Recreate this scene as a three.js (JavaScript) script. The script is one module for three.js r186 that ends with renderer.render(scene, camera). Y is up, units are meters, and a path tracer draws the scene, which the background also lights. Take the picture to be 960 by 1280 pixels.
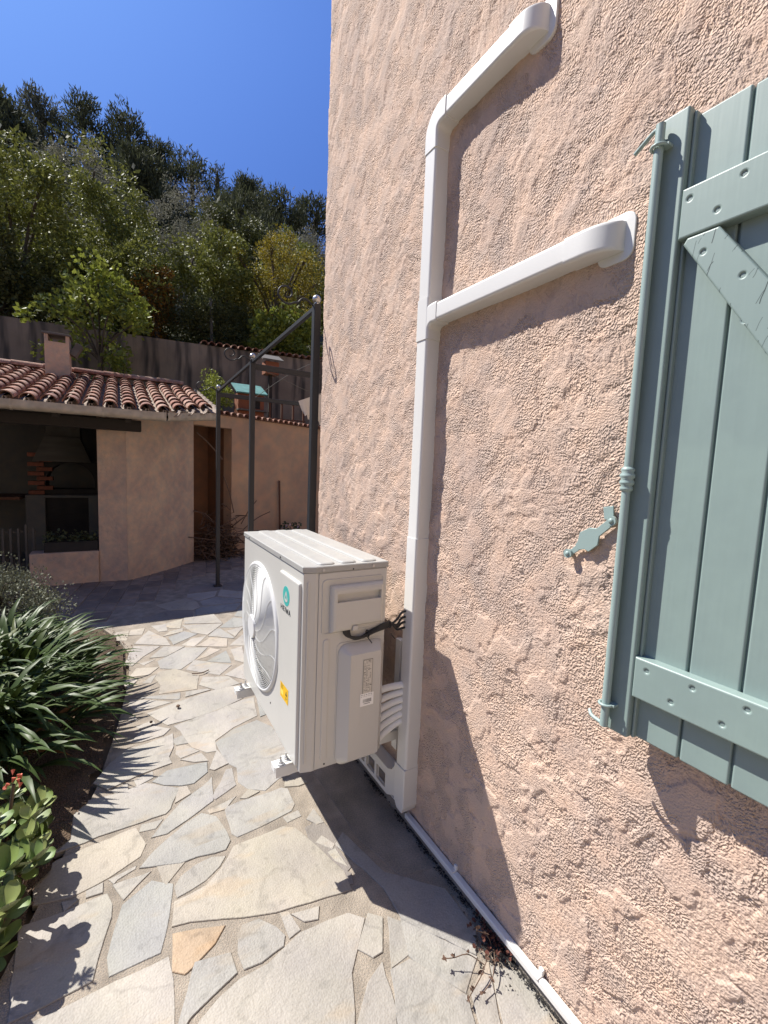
import * as THREE from 'three';
import { RoundedBoxGeometry } from 'three/addons/geometries/RoundedBoxGeometry.js';
import { mergeGeometries, mergeVertices } from 'three/addons/utils/BufferGeometryUtils.js';
import { Brush, Evaluator, SUBTRACTION } from 'three-bvh-csg';

// ---------------------------------------------------------------- camera, sky, sun, exposure
const H = 1.6;                                            // eye height: ground is y = 0
const scene = new THREE.Scene();
const camera = new THREE.PerspectiveCamera(98.24, 768 / 1024, 0.05, 400);
camera.position.set(0, H, 0);
{
  const ax = new THREE.Vector3(0.85921, 0.04103, 0.50997), ay = new THREE.Vector3(0.01595, 0.99415, -0.10686), az = new THREE.Vector3(-0.51137, 0.09995, 0.85353);
  camera.quaternion.setFromRotationMatrix(new THREE.Matrix4().makeBasis(ax.normalize(), ay.normalize(), az.normalize()));
}
const renderer = new THREE.WebGLRenderer({ antialias: true });
renderer.setSize(768, 1024);
renderer.toneMapping = THREE.LinearToneMapping;
renderer.toneMappingExposure = 1.85;
renderer.shadowMap.enabled = true;

const SUN = new THREE.Vector3(-0.377, 0.791, -0.482).normalize();
{
  const w = 512, h = 256, d = new Float32Array(w * h * 4), v = new THREE.Vector3();
  const S = THREE.MathUtils.smoothstep;
  for (let j = 0; j < h; j++) for (let i = 0; i < w; i++) {
    const el = ((j + 0.5) / h - 0.5) * Math.PI, az = ((i + 0.5) / w - 0.5) * 2 * Math.PI;
    v.set(Math.cos(el) * Math.cos(az), Math.sin(el), Math.cos(el) * Math.sin(az));
    // clear blue: brighter towards the sun, deeper away from it and overhead, pale haze low down
    const e = Math.max(0, v.y), c = Math.max(0, v.dot(SUN)), g = Math.pow(c, 6), z = 1 - 0.35 * S(e, 0.62, 1), f0 = 1 - S(e, 0.0, 0.42);
    const r = (0.036 + 0.014 * c + 0.115 * g) * z * (1 - f0) + 0.25 * f0, gg = (0.075 + 0.048 * c + 0.185 * g) * z * (1 - f0) + 0.25 * f0, b = (0.165 + 0.28 * c + 0.21 * g) * z * (1 - f0) + 0.27 * f0;
    const k = (j * w + i) * 4;
    d[k] = r; d[k + 1] = gg; d[k + 2] = b; d[k + 3] = 1;
    if (v.y < 0) { const f = S(-v.y, 0, 0.15); d[k] = d[k] * (1 - f) + 0.10 * f; d[k + 1] = d[k + 1] * (1 - f) + 0.09 * f; d[k + 2] = d[k + 2] * (1 - f) + 0.07 * f; }
  }
  const t = new THREE.DataTexture(d, w, h, THREE.RGBAFormat, THREE.FloatType);
  t.mapping = THREE.EquirectangularReflectionMapping; t.magFilter = t.minFilter = THREE.LinearFilter; t.needsUpdate = true;
  scene.background = t; scene.environment = t;
}
const sun = new THREE.DirectionalLight(new THREE.Color(1, 0.955, 0.88), 4.6);
sun.position.copy(SUN).multiplyScalar(40); sun.target.position.set(0, 1, -4); sun.position.add(sun.target.position);
sun.castShadow = true; sun.shadow.mapSize.set(4096, 4096);
Object.assign(sun.shadow.camera, { left: -16, right: 16, top: 16, bottom: -16, near: 1, far: 100 });
scene.add(sun, sun.target);

// ---------------------------------------------------------------- helpers
function rng(a) { return () => { a |= 0; a = a + 0x6D2B79F5 | 0; let t = Math.imul(a ^ a >>> 15, 1 | a); t = t + Math.imul(t ^ t >>> 7, 61 | t) ^ t; return ((t ^ t >>> 14) >>> 0) / 4294967296; }; }
const PERM = (() => { const r = rng(77), p = [...Array(512).keys()].map((i) => i & 255); for (let i = 255; i > 0; i--) { const j = Math.floor(r() * (i + 1)); [p[i], p[j]] = [p[j], p[i]]; } const o = new Uint8Array(1024); for (let i = 0; i < 1024; i++) o[i] = p[i & 255]; return o; })();
const GX = [], GY = []; for (let i = 0; i < 256; i++) { GX.push(Math.cos(i * 2.39996)); GY.push(Math.sin(i * 2.39996)); }
function n2(x, y, wrap = 256) {                            // gradient noise, about -0.7..0.7, tiles every wrap cells
  const xi = Math.floor(x), yi = Math.floor(y), fx = x - xi, fy = y - yi;
  const u = fx * fx * fx * (fx * (fx * 6 - 15) + 10), v = fy * fy * fy * (fy * (fy * 6 - 15) + 10);
  const x0 = ((xi % wrap) + wrap) % wrap, y0 = ((yi % wrap) + wrap) % wrap, x1 = (x0 + 1) % wrap, y1 = (y0 + 1) % wrap;
  const q = (X, Y, dx, dy) => { const g = PERM[PERM[X & 255] + (Y & 255)]; return GX[g] * dx + GY[g] * dy; };
  const a = q(x0, y0, fx, fy), b = q(x1, y0, fx - 1, fy), c = q(x0, y1, fx, fy - 1), d = q(x1, y1, fx - 1, fy - 1);
  return a + (b - a) * u + (c - a) * v + (a - b - c + d) * u * v;
}
function fbm(x, y, o = 4, wrap = 256) { let s = 0, a = 1, f = 1; for (let i = 0; i < o; i++) { s += a * n2(x * f + i * 13.7 * (wrap === 256 ? 1 : 0), y * f, Math.min(256, wrap * f)); a *= 0.5; f *= 2; } return s; }
const sstep = (a, b, x) => { const t = Math.min(1, Math.max(0, (x - a) / (b - a))); return t * t * (3 - 2 * t); };
const V = (x, y, z) => new THREE.Vector3(x, y, z);
const lin = (r, g, b) => new THREE.Color().setRGB(r, g, b);

function dataTex(size, fn, srgb, repeat = 1) {
  const d = new Uint8Array(size * size * 4);
  for (let j = 0; j < size; j++) for (let i = 0; i < size; i++) { const c = fn(i / size, j / size), k = (j * size + i) * 4; for (let q = 0; q < 3; q++) d[k + q] = Math.max(0, Math.min(255, Math.round((Array.isArray(c) ? c[q] : c) * 255))); d[k + 3] = 255; }
  const t = new THREE.DataTexture(d, size, size); t.wrapS = t.wrapT = THREE.RepeatWrapping; t.magFilter = t.minFilter = THREE.LinearFilter;
  if (srgb) t.colorSpace = THREE.SRGBColorSpace; t.repeat.set(repeat, repeat); t.needsUpdate = true; return t;
}
function scaled(t, r) { const c = t.clone(); c.repeat.set(r, r); c.needsUpdate = true; return c; }
const used = new Map();
function numbered(n) { const k = used.get(n) || 0; used.set(n, k + 1); return k ? `${n}_${String(k).padStart(3, '0')}` : n; }
const off = new WeakMap();                                // world place of a thing, so that parts can be built in world coordinates
function setData(o, label, category, group, kind) { if (label) o.userData.label = label; if (category) o.userData.category = category; if (group) o.userData.group = group; if (kind) o.userData.kind = kind; return o; }
function thing(name, label, category, at = [0, 0, 0], group, kind) {
  const o = new THREE.Group(); o.name = numbered(name); o.position.set(...at); scene.add(o); off.set(o, at); return setData(o, label, category, group, kind);
}
function shade(m) { m.castShadow = m.receiveShadow = true; return m; }
// geometry given in world coordinates becomes a part of parent
function part(parent, name, geo, mat, label, kind) {
  if (Array.isArray(geo)) geo = join(geo);
  const o = off.get(parent) || [0, 0, 0]; geo.translate(-o[0], -o[1], -o[2]);
  const m = shade(new THREE.Mesh(geo, mat)); m.name = numbered(name); parent.add(m); off.set(m, o); return setData(m, label, null, null, kind);
}
function solo(name, geo, mat, label, category, group, kind) {
  if (Array.isArray(geo)) geo = join(geo);
  geo.computeBoundingBox(); const b = geo.boundingBox, at = [(b.min.x + b.max.x) / 2, b.min.y, (b.min.z + b.max.z) / 2]; geo.translate(-at[0], -at[1], -at[2]);
  const m = shade(new THREE.Mesh(geo, mat)); m.name = numbered(name); m.position.set(...at); scene.add(m); off.set(m, at); return setData(m, label, category, group, kind);
}
function join(list) {
  const any = list.some((g) => !g.index);
  const keep = list.map((g) => { if (any && g.index) g = g.toNonIndexed(); for (const k of Object.keys(g.attributes)) if (!['position', 'normal', 'uv'].includes(k)) g.deleteAttribute(k); if (!g.attributes.uv) g.setAttribute('uv', new THREE.BufferAttribute(new Float32Array(g.attributes.position.count * 2), 2)); g.morphAttributes = {}; return g; });
  return mergeGeometries(keep);
}
function box(x0, x1, y0, y1, z0, z1, r = 0.002, seg = 1) {
  const w = Math.abs(x1 - x0), h = Math.abs(y1 - y0), d = Math.abs(z1 - z0), R = Math.min(r, w / 2.1, h / 2.1, d / 2.1);
  const g = r > 0 ? new RoundedBoxGeometry(w, h, d, seg, R) : new THREE.BoxGeometry(w, h, d);
  boxUV(g); return g.translate((x0 + x1) / 2, (y0 + y1) / 2, (z0 + z1) / 2);
}
function boxUV(g) {                                       // uv in metres by the way a face points
  const p = g.attributes.position, n = g.attributes.normal, uv = new Float32Array(p.count * 2);
  for (let i = 0; i < p.count; i++) { const ax = Math.abs(n.getX(i)), ay = Math.abs(n.getY(i)), az = Math.abs(n.getZ(i)); const [a, b] = ay >= ax && ay >= az ? [p.getX(i), p.getZ(i)] : ax >= az ? [p.getZ(i), p.getY(i)] : [p.getX(i), p.getY(i)]; uv[2 * i] = a; uv[2 * i + 1] = b; }
  g.setAttribute('uv', new THREE.BufferAttribute(uv, 2)); return g;
}
function tube(pts, r, seg = 24, rad = 6, closed = false) { return new THREE.TubeGeometry(new THREE.CatmullRomCurve3(pts.map((p) => V(...p)), closed, 'centripetal'), seg, r, rad, closed); }
function bar(a, b, r, r2 = r, rad = 8) { const A = V(...a), B = V(...b), l = A.distanceTo(B), g = new THREE.CylinderGeometry(r2, r, l, rad, 1); g.applyQuaternion(new THREE.Quaternion().setFromUnitVectors(V(0, 1, 0), B.clone().sub(A).normalize())); return g.translate((A.x + B.x) / 2, (A.y + B.y) / 2, (A.z + B.z) / 2); }
function beam(a, b, w, h) { const A = V(...a), B = V(...b), d = B.clone().sub(A), l = d.length(), g = new RoundedBoxGeometry(w, h, l, 1, Math.min(w, h) * 0.08); boxUV(g); const m = new THREE.Matrix4().lookAt(A, B, V(0, 1, 0)); g.applyMatrix4(m); return g.translate((A.x + B.x) / 2, (A.y + B.y) / 2, (A.z + B.z) / 2); }
// plan: [x, z] corners, from y0 up to y0 + h
function prism(plan, y0, h, bevel = 0) {
  const s = new THREE.Shape(plan.map(([x, z]) => new THREE.Vector2(x, -z)));
  const g = new THREE.ExtrudeGeometry(s, { depth: h - 2 * bevel, bevelEnabled: bevel > 0, bevelThickness: bevel, bevelSize: bevel, bevelOffset: -bevel, bevelSegments: 1, curveSegments: 6 });
  g.rotateX(-Math.PI / 2); g.translate(0, y0 + bevel, 0); return boxUV(g);
}
// shape in the plane of the house wall: u runs along -z ... +z, v up; sticks out towards -x from x1 to x0
function onWall(shape, x0, x1, bevel = 0, segs = 2, curve = 10) {
  const g = new THREE.ExtrudeGeometry(shape, { depth: x1 - x0 - bevel, bevelEnabled: bevel > 0, bevelThickness: bevel, bevelSize: bevel, bevelOffset: -bevel, bevelSegments: segs, curveSegments: curve, steps: 1 });
  // shape (u, v, w) -> world (x = x1 - w, y = v, z = u): right-handed
  g.applyMatrix4(new THREE.Matrix4().set(0, 0, -1, x1, 0, 1, 0, 0, 1, 0, 0, 0, 0, 0, 0, 1)); return boxUV(g);
}
function rrect(u0, u1, v0, v1, r) { const s = new THREE.Shape(); s.moveTo(u0 + r, v0); s.lineTo(u1 - r, v0); s.quadraticCurveTo(u1, v0, u1, v0 + r); s.lineTo(u1, v1 - r); s.quadraticCurveTo(u1, v1, u1 - r, v1); s.lineTo(u0 + r, v1); s.quadraticCurveTo(u0, v1, u0, v1 - r); s.lineTo(u0, v0 + r); s.quadraticCurveTo(u0, v0, u0 + r, v0); return s; }
function poly(pts) { return new THREE.Shape(pts.map(([a, b]) => new THREE.Vector2(a, b))); }
// shape (x, y) facing the camera (+z), from z0 to z1 (z1 nearer)
function facing(shape, z0, z1, bevel = 0, segs = 2, size = bevel) { const g = new THREE.ExtrudeGeometry(shape, { depth: z1 - z0 - bevel, bevelEnabled: bevel > 0, bevelThickness: bevel, bevelSize: size, bevelOffset: -size, bevelSegments: segs, curveSegments: 8 }); g.translate(0, 0, z0); return boxUV(g); }

// ---------------------------------------------------------------- materials
const std = (color, roughness = 0.8, o = {}) => new THREE.MeshStandardMaterial({ color, roughness, ...o });
const T = {};
T.mottle = dataTex(512, (x, y) => { const a = fbm(x * 5, y * 5, 6, 5), b = fbm(x * 9 + 3, y * 9, 4, 9), c = 0.84 + 0.13 * a + 0.05 * b; return [c, c * (1 - 0.03 * b), c * (1 - 0.06 * b)]; }, true);
T.stone = dataTex(1024, (x, y) => {
  const a = fbm(x * 3, y * 3, 7, 3), b = fbm(x * 7, y * 7, 5, 7), s = sstep(0.25, 0.6, fbm(x * 4, y * 11, 5, 4)), v = sstep(0.06, 0, Math.abs(fbm(x * 3, y * 4, 5, 3))) * 0.06, sp = n2(x * 240, y * 240, 240);
  const c = 0.88 + 0.10 * a + 0.05 * b - v + 0.055 * sp - 0.06 * sstep(0.34, 0.5, n2(x * 37 + 2, y * 37, 37)); return [c + 0.02 * s, c - 0.010 * s - 0.010 * a, c - 0.05 * s - 0.025 * b];
}, true);
T.stoneBump = dataTex(1024, (x, y) => 0.5 + 0.28 * fbm(x * 4, y * 4, 5, 4) + 0.22 * fbm(x * 20, y * 20, 4, 20) + 0.10 * n2(x * 200, y * 200, 200), false);
T.grit = dataTex(1024, (x, y) => 0.5 + 0.3 * n2(x * 100, y * 100, 100) + 0.3 * n2(x * 230, y * 230, 230) + 0.2 * fbm(x * 12, y * 12, 3, 12), false);
T.gritCol = dataTex(512, (x, y) => { const a = fbm(x * 6, y * 6, 5, 6), s = n2(x * 150, y * 150, 150), c = 0.82 + 0.16 * a + 0.16 * s; return [c, c * (0.97 - 0.03 * s), c * (0.93 - 0.05 * s)]; }, true);
T.plaster = dataTex(1024, (x, y) => { const a = fbm(x * 4, y * 4, 5, 4), b = fbm(x * 14, y * 14, 4, 14), s = n2(x * 220, y * 220, 220), c = 0.90 + 0.07 * a + 0.06 * b + 0.04 * s; return [c, c * (1 - 0.025 * b - 0.01 * a), c * (1 - 0.05 * b - 0.03 * a)]; }, true);
T.plasterOld = dataTex(1024, (x, y) => { const a = fbm(x * 3, y * 3, 6, 3), b = fbm(x * 14, y * 14, 5, 14), c = 0.86 + 0.10 * a + 0.09 * b; return [c, c * (1 - 0.06 * b), c * (1 - 0.10 * b - 0.04 * a)]; }, true);
T.plasterBump = dataTex(1024, (x, y) => { const a = fbm(x * 10, y * 10, 5, 10); return 0.5 + 0.35 * a + 0.2 * (1 - Math.abs(fbm(x * 22, y * 16, 3, 16))) - 0.1; }, false);
T.wallGrain = dataTex(2048, (x, y) => {                    // 1 tile = 1.1 m: ragged pressed patches among sharp small grains
  const wx = x + 0.012 * n2(x * 18, y * 18, 18), wy = y + 0.012 * n2(x * 18 + 7, y * 18, 18);
  const flat = sstep(-0.02, 0.06, fbm(wx * 7, wy * 7, 5, 7)), w1 = Math.abs(n2(wx * 150, wy * 110, 110) ), g1 = n2(wx * 190 + 0.3, wy * 190, 190), g2 = n2(x * 330, y * 330, 330);
  const g3 = n2(wx * 120 + 0.7, wy * 120, 120), grain = 0.34 + 0.24 * sstep(0.30, 0.02, w1) + 0.46 * g1 + 0.26 * g3 + 0.18 * g2, smooth = 0.74 + 0.10 * g2 + 0.12 * g1 + 0.07 * n2(x * 60, y * 60, 60);
  return grain + (smooth - grain) * (0.10 + 0.78 * flat);
}, false);
T.streak = dataTex(512, (x, y) => { const s = sstep(0.05, 0.5, fbm(x * 14, y * 2, 4, 2)), a = fbm(x * 5, y * 5, 5, 5), c = 0.80 + 0.16 * a; return [c * (1 - 0.45 * s), c * (1 - 0.43 * s), c * (1 - 0.40 * s)]; }, true);
T.wood = dataTex(512, (x, y) => 0.5 + 0.35 * fbm(x * 60, y * 3, 3, 3) + 0.1 * fbm(x * 6, y * 6, 3, 6), false);
T.paint = dataTex(512, (x, y) => { const a = fbm(x * 4, y * 4, 6, 4), g = fbm(x * 20, y * 20, 3, 20), c = 0.955 + 0.035 * a + 0.015 * g; return [c, c, c * (1 - 0.01 * a)]; }, true);
T.clean = dataTex(256, (x, y) => { const a = fbm(x * 3, y * 3, 5, 3), c = 0.975 + 0.02 * a; return [c, c, c]; }, true);
T.tile = dataTex(512, (x, y) => { const a = fbm(x * 6, y * 6, 5, 6), l = sstep(0.2, 0.55, fbm(x * 11 + 5, y * 11, 4, 11)), c = 0.84 + 0.2 * a; return [c * (1 - 0.25 * l), c * (1 - 0.12 * l), c * (1 - 0.02 * l)]; }, true);

const M = {
  stucco: std(lin(0.66, 0.488, 0.385), 0.95, { map: scaled(T.plaster, 0.9), bumpMap: scaled(T.wallGrain, 0.91), bumpScale: 0.0075 }),
  stuccoFlat: std(lin(0.68, 0.515, 0.425), 0.95, { map: scaled(T.plaster, 0.9), bumpMap: scaled(T.plasterBump, 1.5), bumpScale: 0.006 }),
  plasterHut: std(lin(0.68, 0.50, 0.385), 0.95, { map: scaled(T.plasterOld, 0.9), bumpMap: scaled(T.plasterBump, 1.3), bumpScale: 0.016 }),
  plasterOchre: std(lin(0.60, 0.39, 0.26), 0.95, { map: scaled(T.plasterOld, 0.4), bumpMap: scaled(T.plasterBump, 0.8), bumpScale: 0.008 }),
  retaining: std(lin(0.37, 0.295, 0.225), 0.95, { map: scaled(T.streak, 0.22), bumpMap: scaled(T.plasterBump, 0.5), bumpScale: 0.012 }),
  mortar: std(lin(0.415, 0.38, 0.335), 0.95, { map: scaled(T.gritCol, 1.6), bumpMap: scaled(T.grit, 1.6), bumpScale: 0.0045 }),
  concrete: std(lin(0.36, 0.34, 0.31), 0.9, { map: scaled(T.gritCol, 1.1), bumpMap: scaled(T.grit, 1.5), bumpScale: 0.003 }),
  earth: std(lin(0.16, 0.115, 0.08), 1, { map: scaled(T.gritCol, 0.8), bumpMap: scaled(T.grit, 1), bumpScale: 0.02 }),
  ground: std(lin(0.24, 0.20, 0.15), 1, { map: scaled(T.gritCol, 0.2) }),
  hill: std(lin(0.05, 0.055, 0.025), 1, { map: scaled(T.gritCol, 0.15) }),
  paver: [0, 1, 2].map((i) => std(lin(0.25 + 0.05 * i, 0.20 + 0.04 * i, 0.165 + 0.03 * i), 0.9, { map: scaled(T.mottle, 1.1 + i * 0.2), bumpMap: scaled(T.grit, 1), bumpScale: 0.003 })),
  whitePlastic: std(lin(0.72, 0.71, 0.68), 0.38, { map: scaled(T.clean, 0.7) }),
  pipe: std(lin(0.78, 0.78, 0.77), 0.65),
  casing: std(lin(0.61, 0.595, 0.548), 0.33, { map: scaled(T.clean, 0.6) }),
  casingTopDimmed: std(lin(0.44, 0.435, 0.41), 0.38, { map: scaled(T.paint, 3) }),  // casing paint darkened on the lid to hold down the direct sun
  darkInside: std(lin(0.03, 0.03, 0.032), 0.7),
  finShade: std(lin(0.05, 0.052, 0.055), 0.6),  // near-black stands in for the shade behind the fan grille
  guard: std(lin(0.72, 0.72, 0.70), 0.4),
  fan: std(lin(0.075, 0.075, 0.08), 0.5),  // blades blackened too, so the gaps of the guard look shaded
  steel: std(lin(0.70, 0.70, 0.68), 0.35, { metalness: 0.0 }),
  zinc: std(lin(0.55, 0.55, 0.55), 0.35, { metalness: 0.9 }),
  cable: std(lin(0.02, 0.02, 0.02), 0.5),
  iron: std(lin(0.018, 0.02, 0.024), 0.5),
  ironBall: std(lin(0.55, 0.53, 0.50), 0.25, { metalness: 0.8 }),
  sage: std(lin(0.255, 0.335, 0.312), 0.45, { map: scaled(T.paint, 1.3), bumpMap: scaled(T.wood, 1.5), bumpScale: 0.0003 }),
  sageMetal: std(lin(0.285, 0.37, 0.35), 0.38),
  gutter: std(lin(0.60, 0.52, 0.42), 0.6, { map: scaled(T.mottle, 1.5) }),
  darkWood: std(lin(0.026, 0.02, 0.016), 0.85, { bumpMap: scaled(T.wood, 1), bumpScale: 0.003 }),
  redWood: std(lin(0.22, 0.075, 0.035), 0.8, { bumpMap: scaled(T.wood, 1), bumpScale: 0.003 }),
  doorWood: std(lin(0.20, 0.095, 0.05), 0.85, { map: scaled(T.plasterOld, 0.6), bumpMap: scaled(T.wood, 1), bumpScale: 0.003 }),
  teal: std(lin(0.10, 0.30, 0.29), 0.8, { map: scaled(T.mottle, 1.5) }),
  rust: std(lin(0.11, 0.05, 0.03), 0.9),
  brick: [0, 1, 2].map((i) => std(lin(0.24 + 0.06 * i, 0.085 + 0.02 * i, 0.05 + 0.015 * i), 0.9, { map: scaled(T.mottle, 3) })),
  sootShadeBlack: std(lin(0.035, 0.032, 0.03), 0.95, { map: scaled(T.mottle, 1) }),
  hood: std(lin(0.15, 0.14, 0.125), 0.9, { map: scaled(T.mottle, 1) }),  // grey lowered to deepen the shade around the barbecue
  dimmedRender: std(lin(0.16, 0.157, 0.148), 0.9, { map: scaled(T.plasterOld, 0.6) }),  // pale render painted darker to deepen the shade inside the shelter
  tiles: [[0.42, 0.20, 0.13], [0.36, 0.155, 0.10], [0.50, 0.29, 0.21], [0.30, 0.13, 0.09], [0.46, 0.25, 0.17]].map((c, i) => std(lin(...c), 0.9, { map: scaled(T.tile, 2 + 0.3 * i), bumpMap: scaled(T.plasterBump, 3), bumpScale: 0.003, side: THREE.DoubleSide })),
  bark: std(lin(0.10, 0.08, 0.06), 1, { bumpMap: scaled(T.plasterBump, 3), bumpScale: 0.01 }),
  twig: std(lin(0.13, 0.085, 0.06), 1),
  slate: std(lin(0.11, 0.10, 0.095), 0.9),
};
const stoneMat = (c, i) => std(lin(...c), 0.72, { map: (() => { const t = scaled(T.stone, 0.55 + 0.12 * i); t.offset.set(i * 0.37, i * 0.21); return t; })(), bumpMap: scaled(T.stoneBump, 0.9), bumpScale: 0.008 });
M.stones = {
  w: [[0.425, 0.39, 0.34], [0.44, 0.403, 0.348], [0.405, 0.375, 0.33]].map(stoneMat),
  g: [[0.375, 0.358, 0.325], [0.352, 0.345, 0.32], [0.385, 0.364, 0.328]].map(stoneMat),
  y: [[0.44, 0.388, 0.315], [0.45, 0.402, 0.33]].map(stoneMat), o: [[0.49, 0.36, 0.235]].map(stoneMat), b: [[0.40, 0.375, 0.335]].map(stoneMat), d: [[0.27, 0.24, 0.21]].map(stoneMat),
};
const leafMat = (c, rough = 0.55, trans = 0.3) => new THREE.MeshPhysicalMaterial({ color: lin(...c), roughness: rough, specularIntensity: 0.35, side: THREE.DoubleSide, vertexColors: true, transmission: trans, thickness: 0 });

// ---------------------------------------------------------------- the house: stucco wall with real relief
const WX = 1.1;                                           // plane of the wall
function stuccoHeight(y, z) {
  const wy = y + 0.03 * n2(y * 9 + 5, z * 9), wz = z + 0.03 * n2(y * 9, z * 9 + 31);
  const sl = wy * 0.8 + wz * 0.6, sc = wz * 0.8 - wy * 0.6;  // the trowel ran slantwise
  const n = fbm(sl * 4.2 + 7, sc * 7.0, 3) + 0.40 * n2(wy * 24, wz * 24) + 0.10 * n2(wy * 60, wz * 60);
  const flat = sstep(0.075, 0.115, n);                      // patches pressed smooth
  const hi = sstep(0.4, 2.2, y);
  const gA = 1 - Math.abs(n2(wy * 78 + 3, wz * 92) + 0.5 * n2(wy * 160, wz * 160)) * 2.0, gB = n2(wy * 120 + 40, wz * 120), gC = 1 - Math.abs(n2(sl * 46, sc * 120 + 9)) * 2.2;
  const grain = (0.0016 * gA + 0.0026 * gB) * (1 - 0.3 * hi) + 0.0030 * gC * hi;
  const streak = 0.003 * Math.max(0, n2(sl * 9, sc * 40)) * hi;
  const wave = 0.006 * n2(y * 3.1, z * 3.1) + 0.003 * n2(y * 8, z * 8);
  return wave + flat * (0.0047 + 0.0004 * gB) + (1 - flat) * grain + streak;
}
{
  const house = thing('house', 'pink stucco house wall rising along the right side of the stone path', 'house', [WX, 0, -1.2]);
  const zs = []; let z = 0.12; while (z > -2.645) { zs.push(z); z -= 0.0022 + 0.0022 * Math.max(0, -z - 0.2) + (z > -0.2 ? 0.004 : 0); }
  const cols = zs.map((q) => [WX, q, -1, 0]);
  for (let i = 1; i <= 6; i++) { const a = i / 6 * Math.PI / 2; cols.push([WX + 0.018 * (1 - Math.cos(a)), -2.645 - 0.018 * Math.sin(a), -Math.cos(a), -Math.sin(a)]); }
  for (const q of [1.13, 1.16, 1.2, 1.3, 1.6, 2.5, 4, 6.5]) cols.push([q, -2.663, 0, -1]);
  function sheet(y0, yTop, rows) {
    const nc = cols.length, p = new Float32Array(nc * rows * 3), uv = new Float32Array(nc * rows * 2), idx = new Uint32Array((nc - 1) * (rows - 1) * 6);
    let k = 0;
    for (let i = 0; i < nc; i++) { const [x, zz, nx, nz] = cols[i], top = yTop(zz); for (let j = 0; j < rows; j++) { const y = y0(zz) + (top - y0(zz)) * j / (rows - 1), h = stuccoHeight(y, nz < -0.99 ? zz - (x - WX) : zz), v = i * rows + j; p[3 * v] = x + nx * h; p[3 * v + 1] = y; p[3 * v + 2] = zz + nz * h; uv[2 * v] = zz - (x - WX); uv[2 * v + 1] = y; } }
    for (let i = 0; i < nc - 1; i++) for (let j = 0; j < rows - 1; j++) { const a = i * rows + j, b = a + rows; idx[k++] = a; idx[k++] = b + 1; idx[k++] = b; idx[k++] = a; idx[k++] = a + 1; idx[k++] = b + 1; }
    const g = new THREE.BufferGeometry(); g.setAttribute('position', new THREE.BufferAttribute(p, 3)); g.setAttribute('uv', new THREE.BufferAttribute(uv, 2)); g.setIndex(new THREE.BufferAttribute(idx, 1)); g.computeVertexNormals(); return g;
  }
  const cut = (q) => H + 0.35 + 1.12 * Math.max(0.2, -q);
  part(house, 'wall', sheet(() => 0.03, cut, 860), M.stucco);
  part(house, 'upper_wall', sheet(cut, () => 6.4, 160), M.stucco);
  part(house, 'wall_core', [box(WX + 0.02, 6.6, 0, 6.4, -2.645, 0.12, 0), box(WX, 6.6, 0, 6.4, 0.121, 7, 0)], M.stuccoFlat);
  part(house, 'eave', box(WX - 0.45, 7, 6.42, 6.6, -3.1, 7.4, 0.01), M.gutter);
  part(house, 'plinth', box(WX - 0.014, WX + 0.019, -0.02, 0.046, -2.66, 3.5, 0.008, 2), M.concrete);
}

// ---------------------------------------------------------------- ground
{
  const g = new THREE.PlaneGeometry(300, 300, 30, 30); g.rotateX(-Math.PI / 2); boxUV(g);
  solo('ground', g.translate(0, -0.03, 0), M.ground, 'bare ground around the house and garden', null, null, 'structure');
}
const inside = (x, z, P) => { let c = false; for (let i = 0, j = P.length - 1; i < P.length; j = i++) { const [a, b] = P[i], [d, e] = P[j]; if ((b > z) !== (e > z) && x < (d - a) * (z - b) / (e - b) + a) c = !c; } return c; };
const BED_EDGE = [[-0.55, 2.5], [-0.5, -0.9], [-0.35, -1.55], [-0.25, -1.9], [-0.12, -2.4], [-0.03, -2.95], [0.03, -3.5], [0.05, -4.0], [-0.03, -4.4], [-0.16, -4.75]];
const PAVER_EDGE = [[-0.16, -4.75], [0.17, -5.23], [0.62, -5.92], [1.12, -6.28], [1.6, -6.75], [2.2, -7.4]];
const PATH = [...BED_EDGE, ...PAVER_EDGE.slice(1), [2.9, -8.3], [4.6, -9.2], [6.6, -9.2], [6.6, -2.66], [WX - 0.005, -2.66], [WX - 0.005, 2.5]];
const path = thing('path', 'pale crazy paving path of irregular limestone slabs beside the house', null, [0, 0, 0], null, 'structure');
part(path, 'mortar', prism(PATH, -0.1, 0.1), M.mortar);
part(path, 'concrete_apron', prism([[0.83, -2.62], [1.082, -2.62], [1.082, -1.27], [0.93, -1.30], [0.86, -1.55]], -0.02, 0.0225, 0.002), M.concrete);
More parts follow.
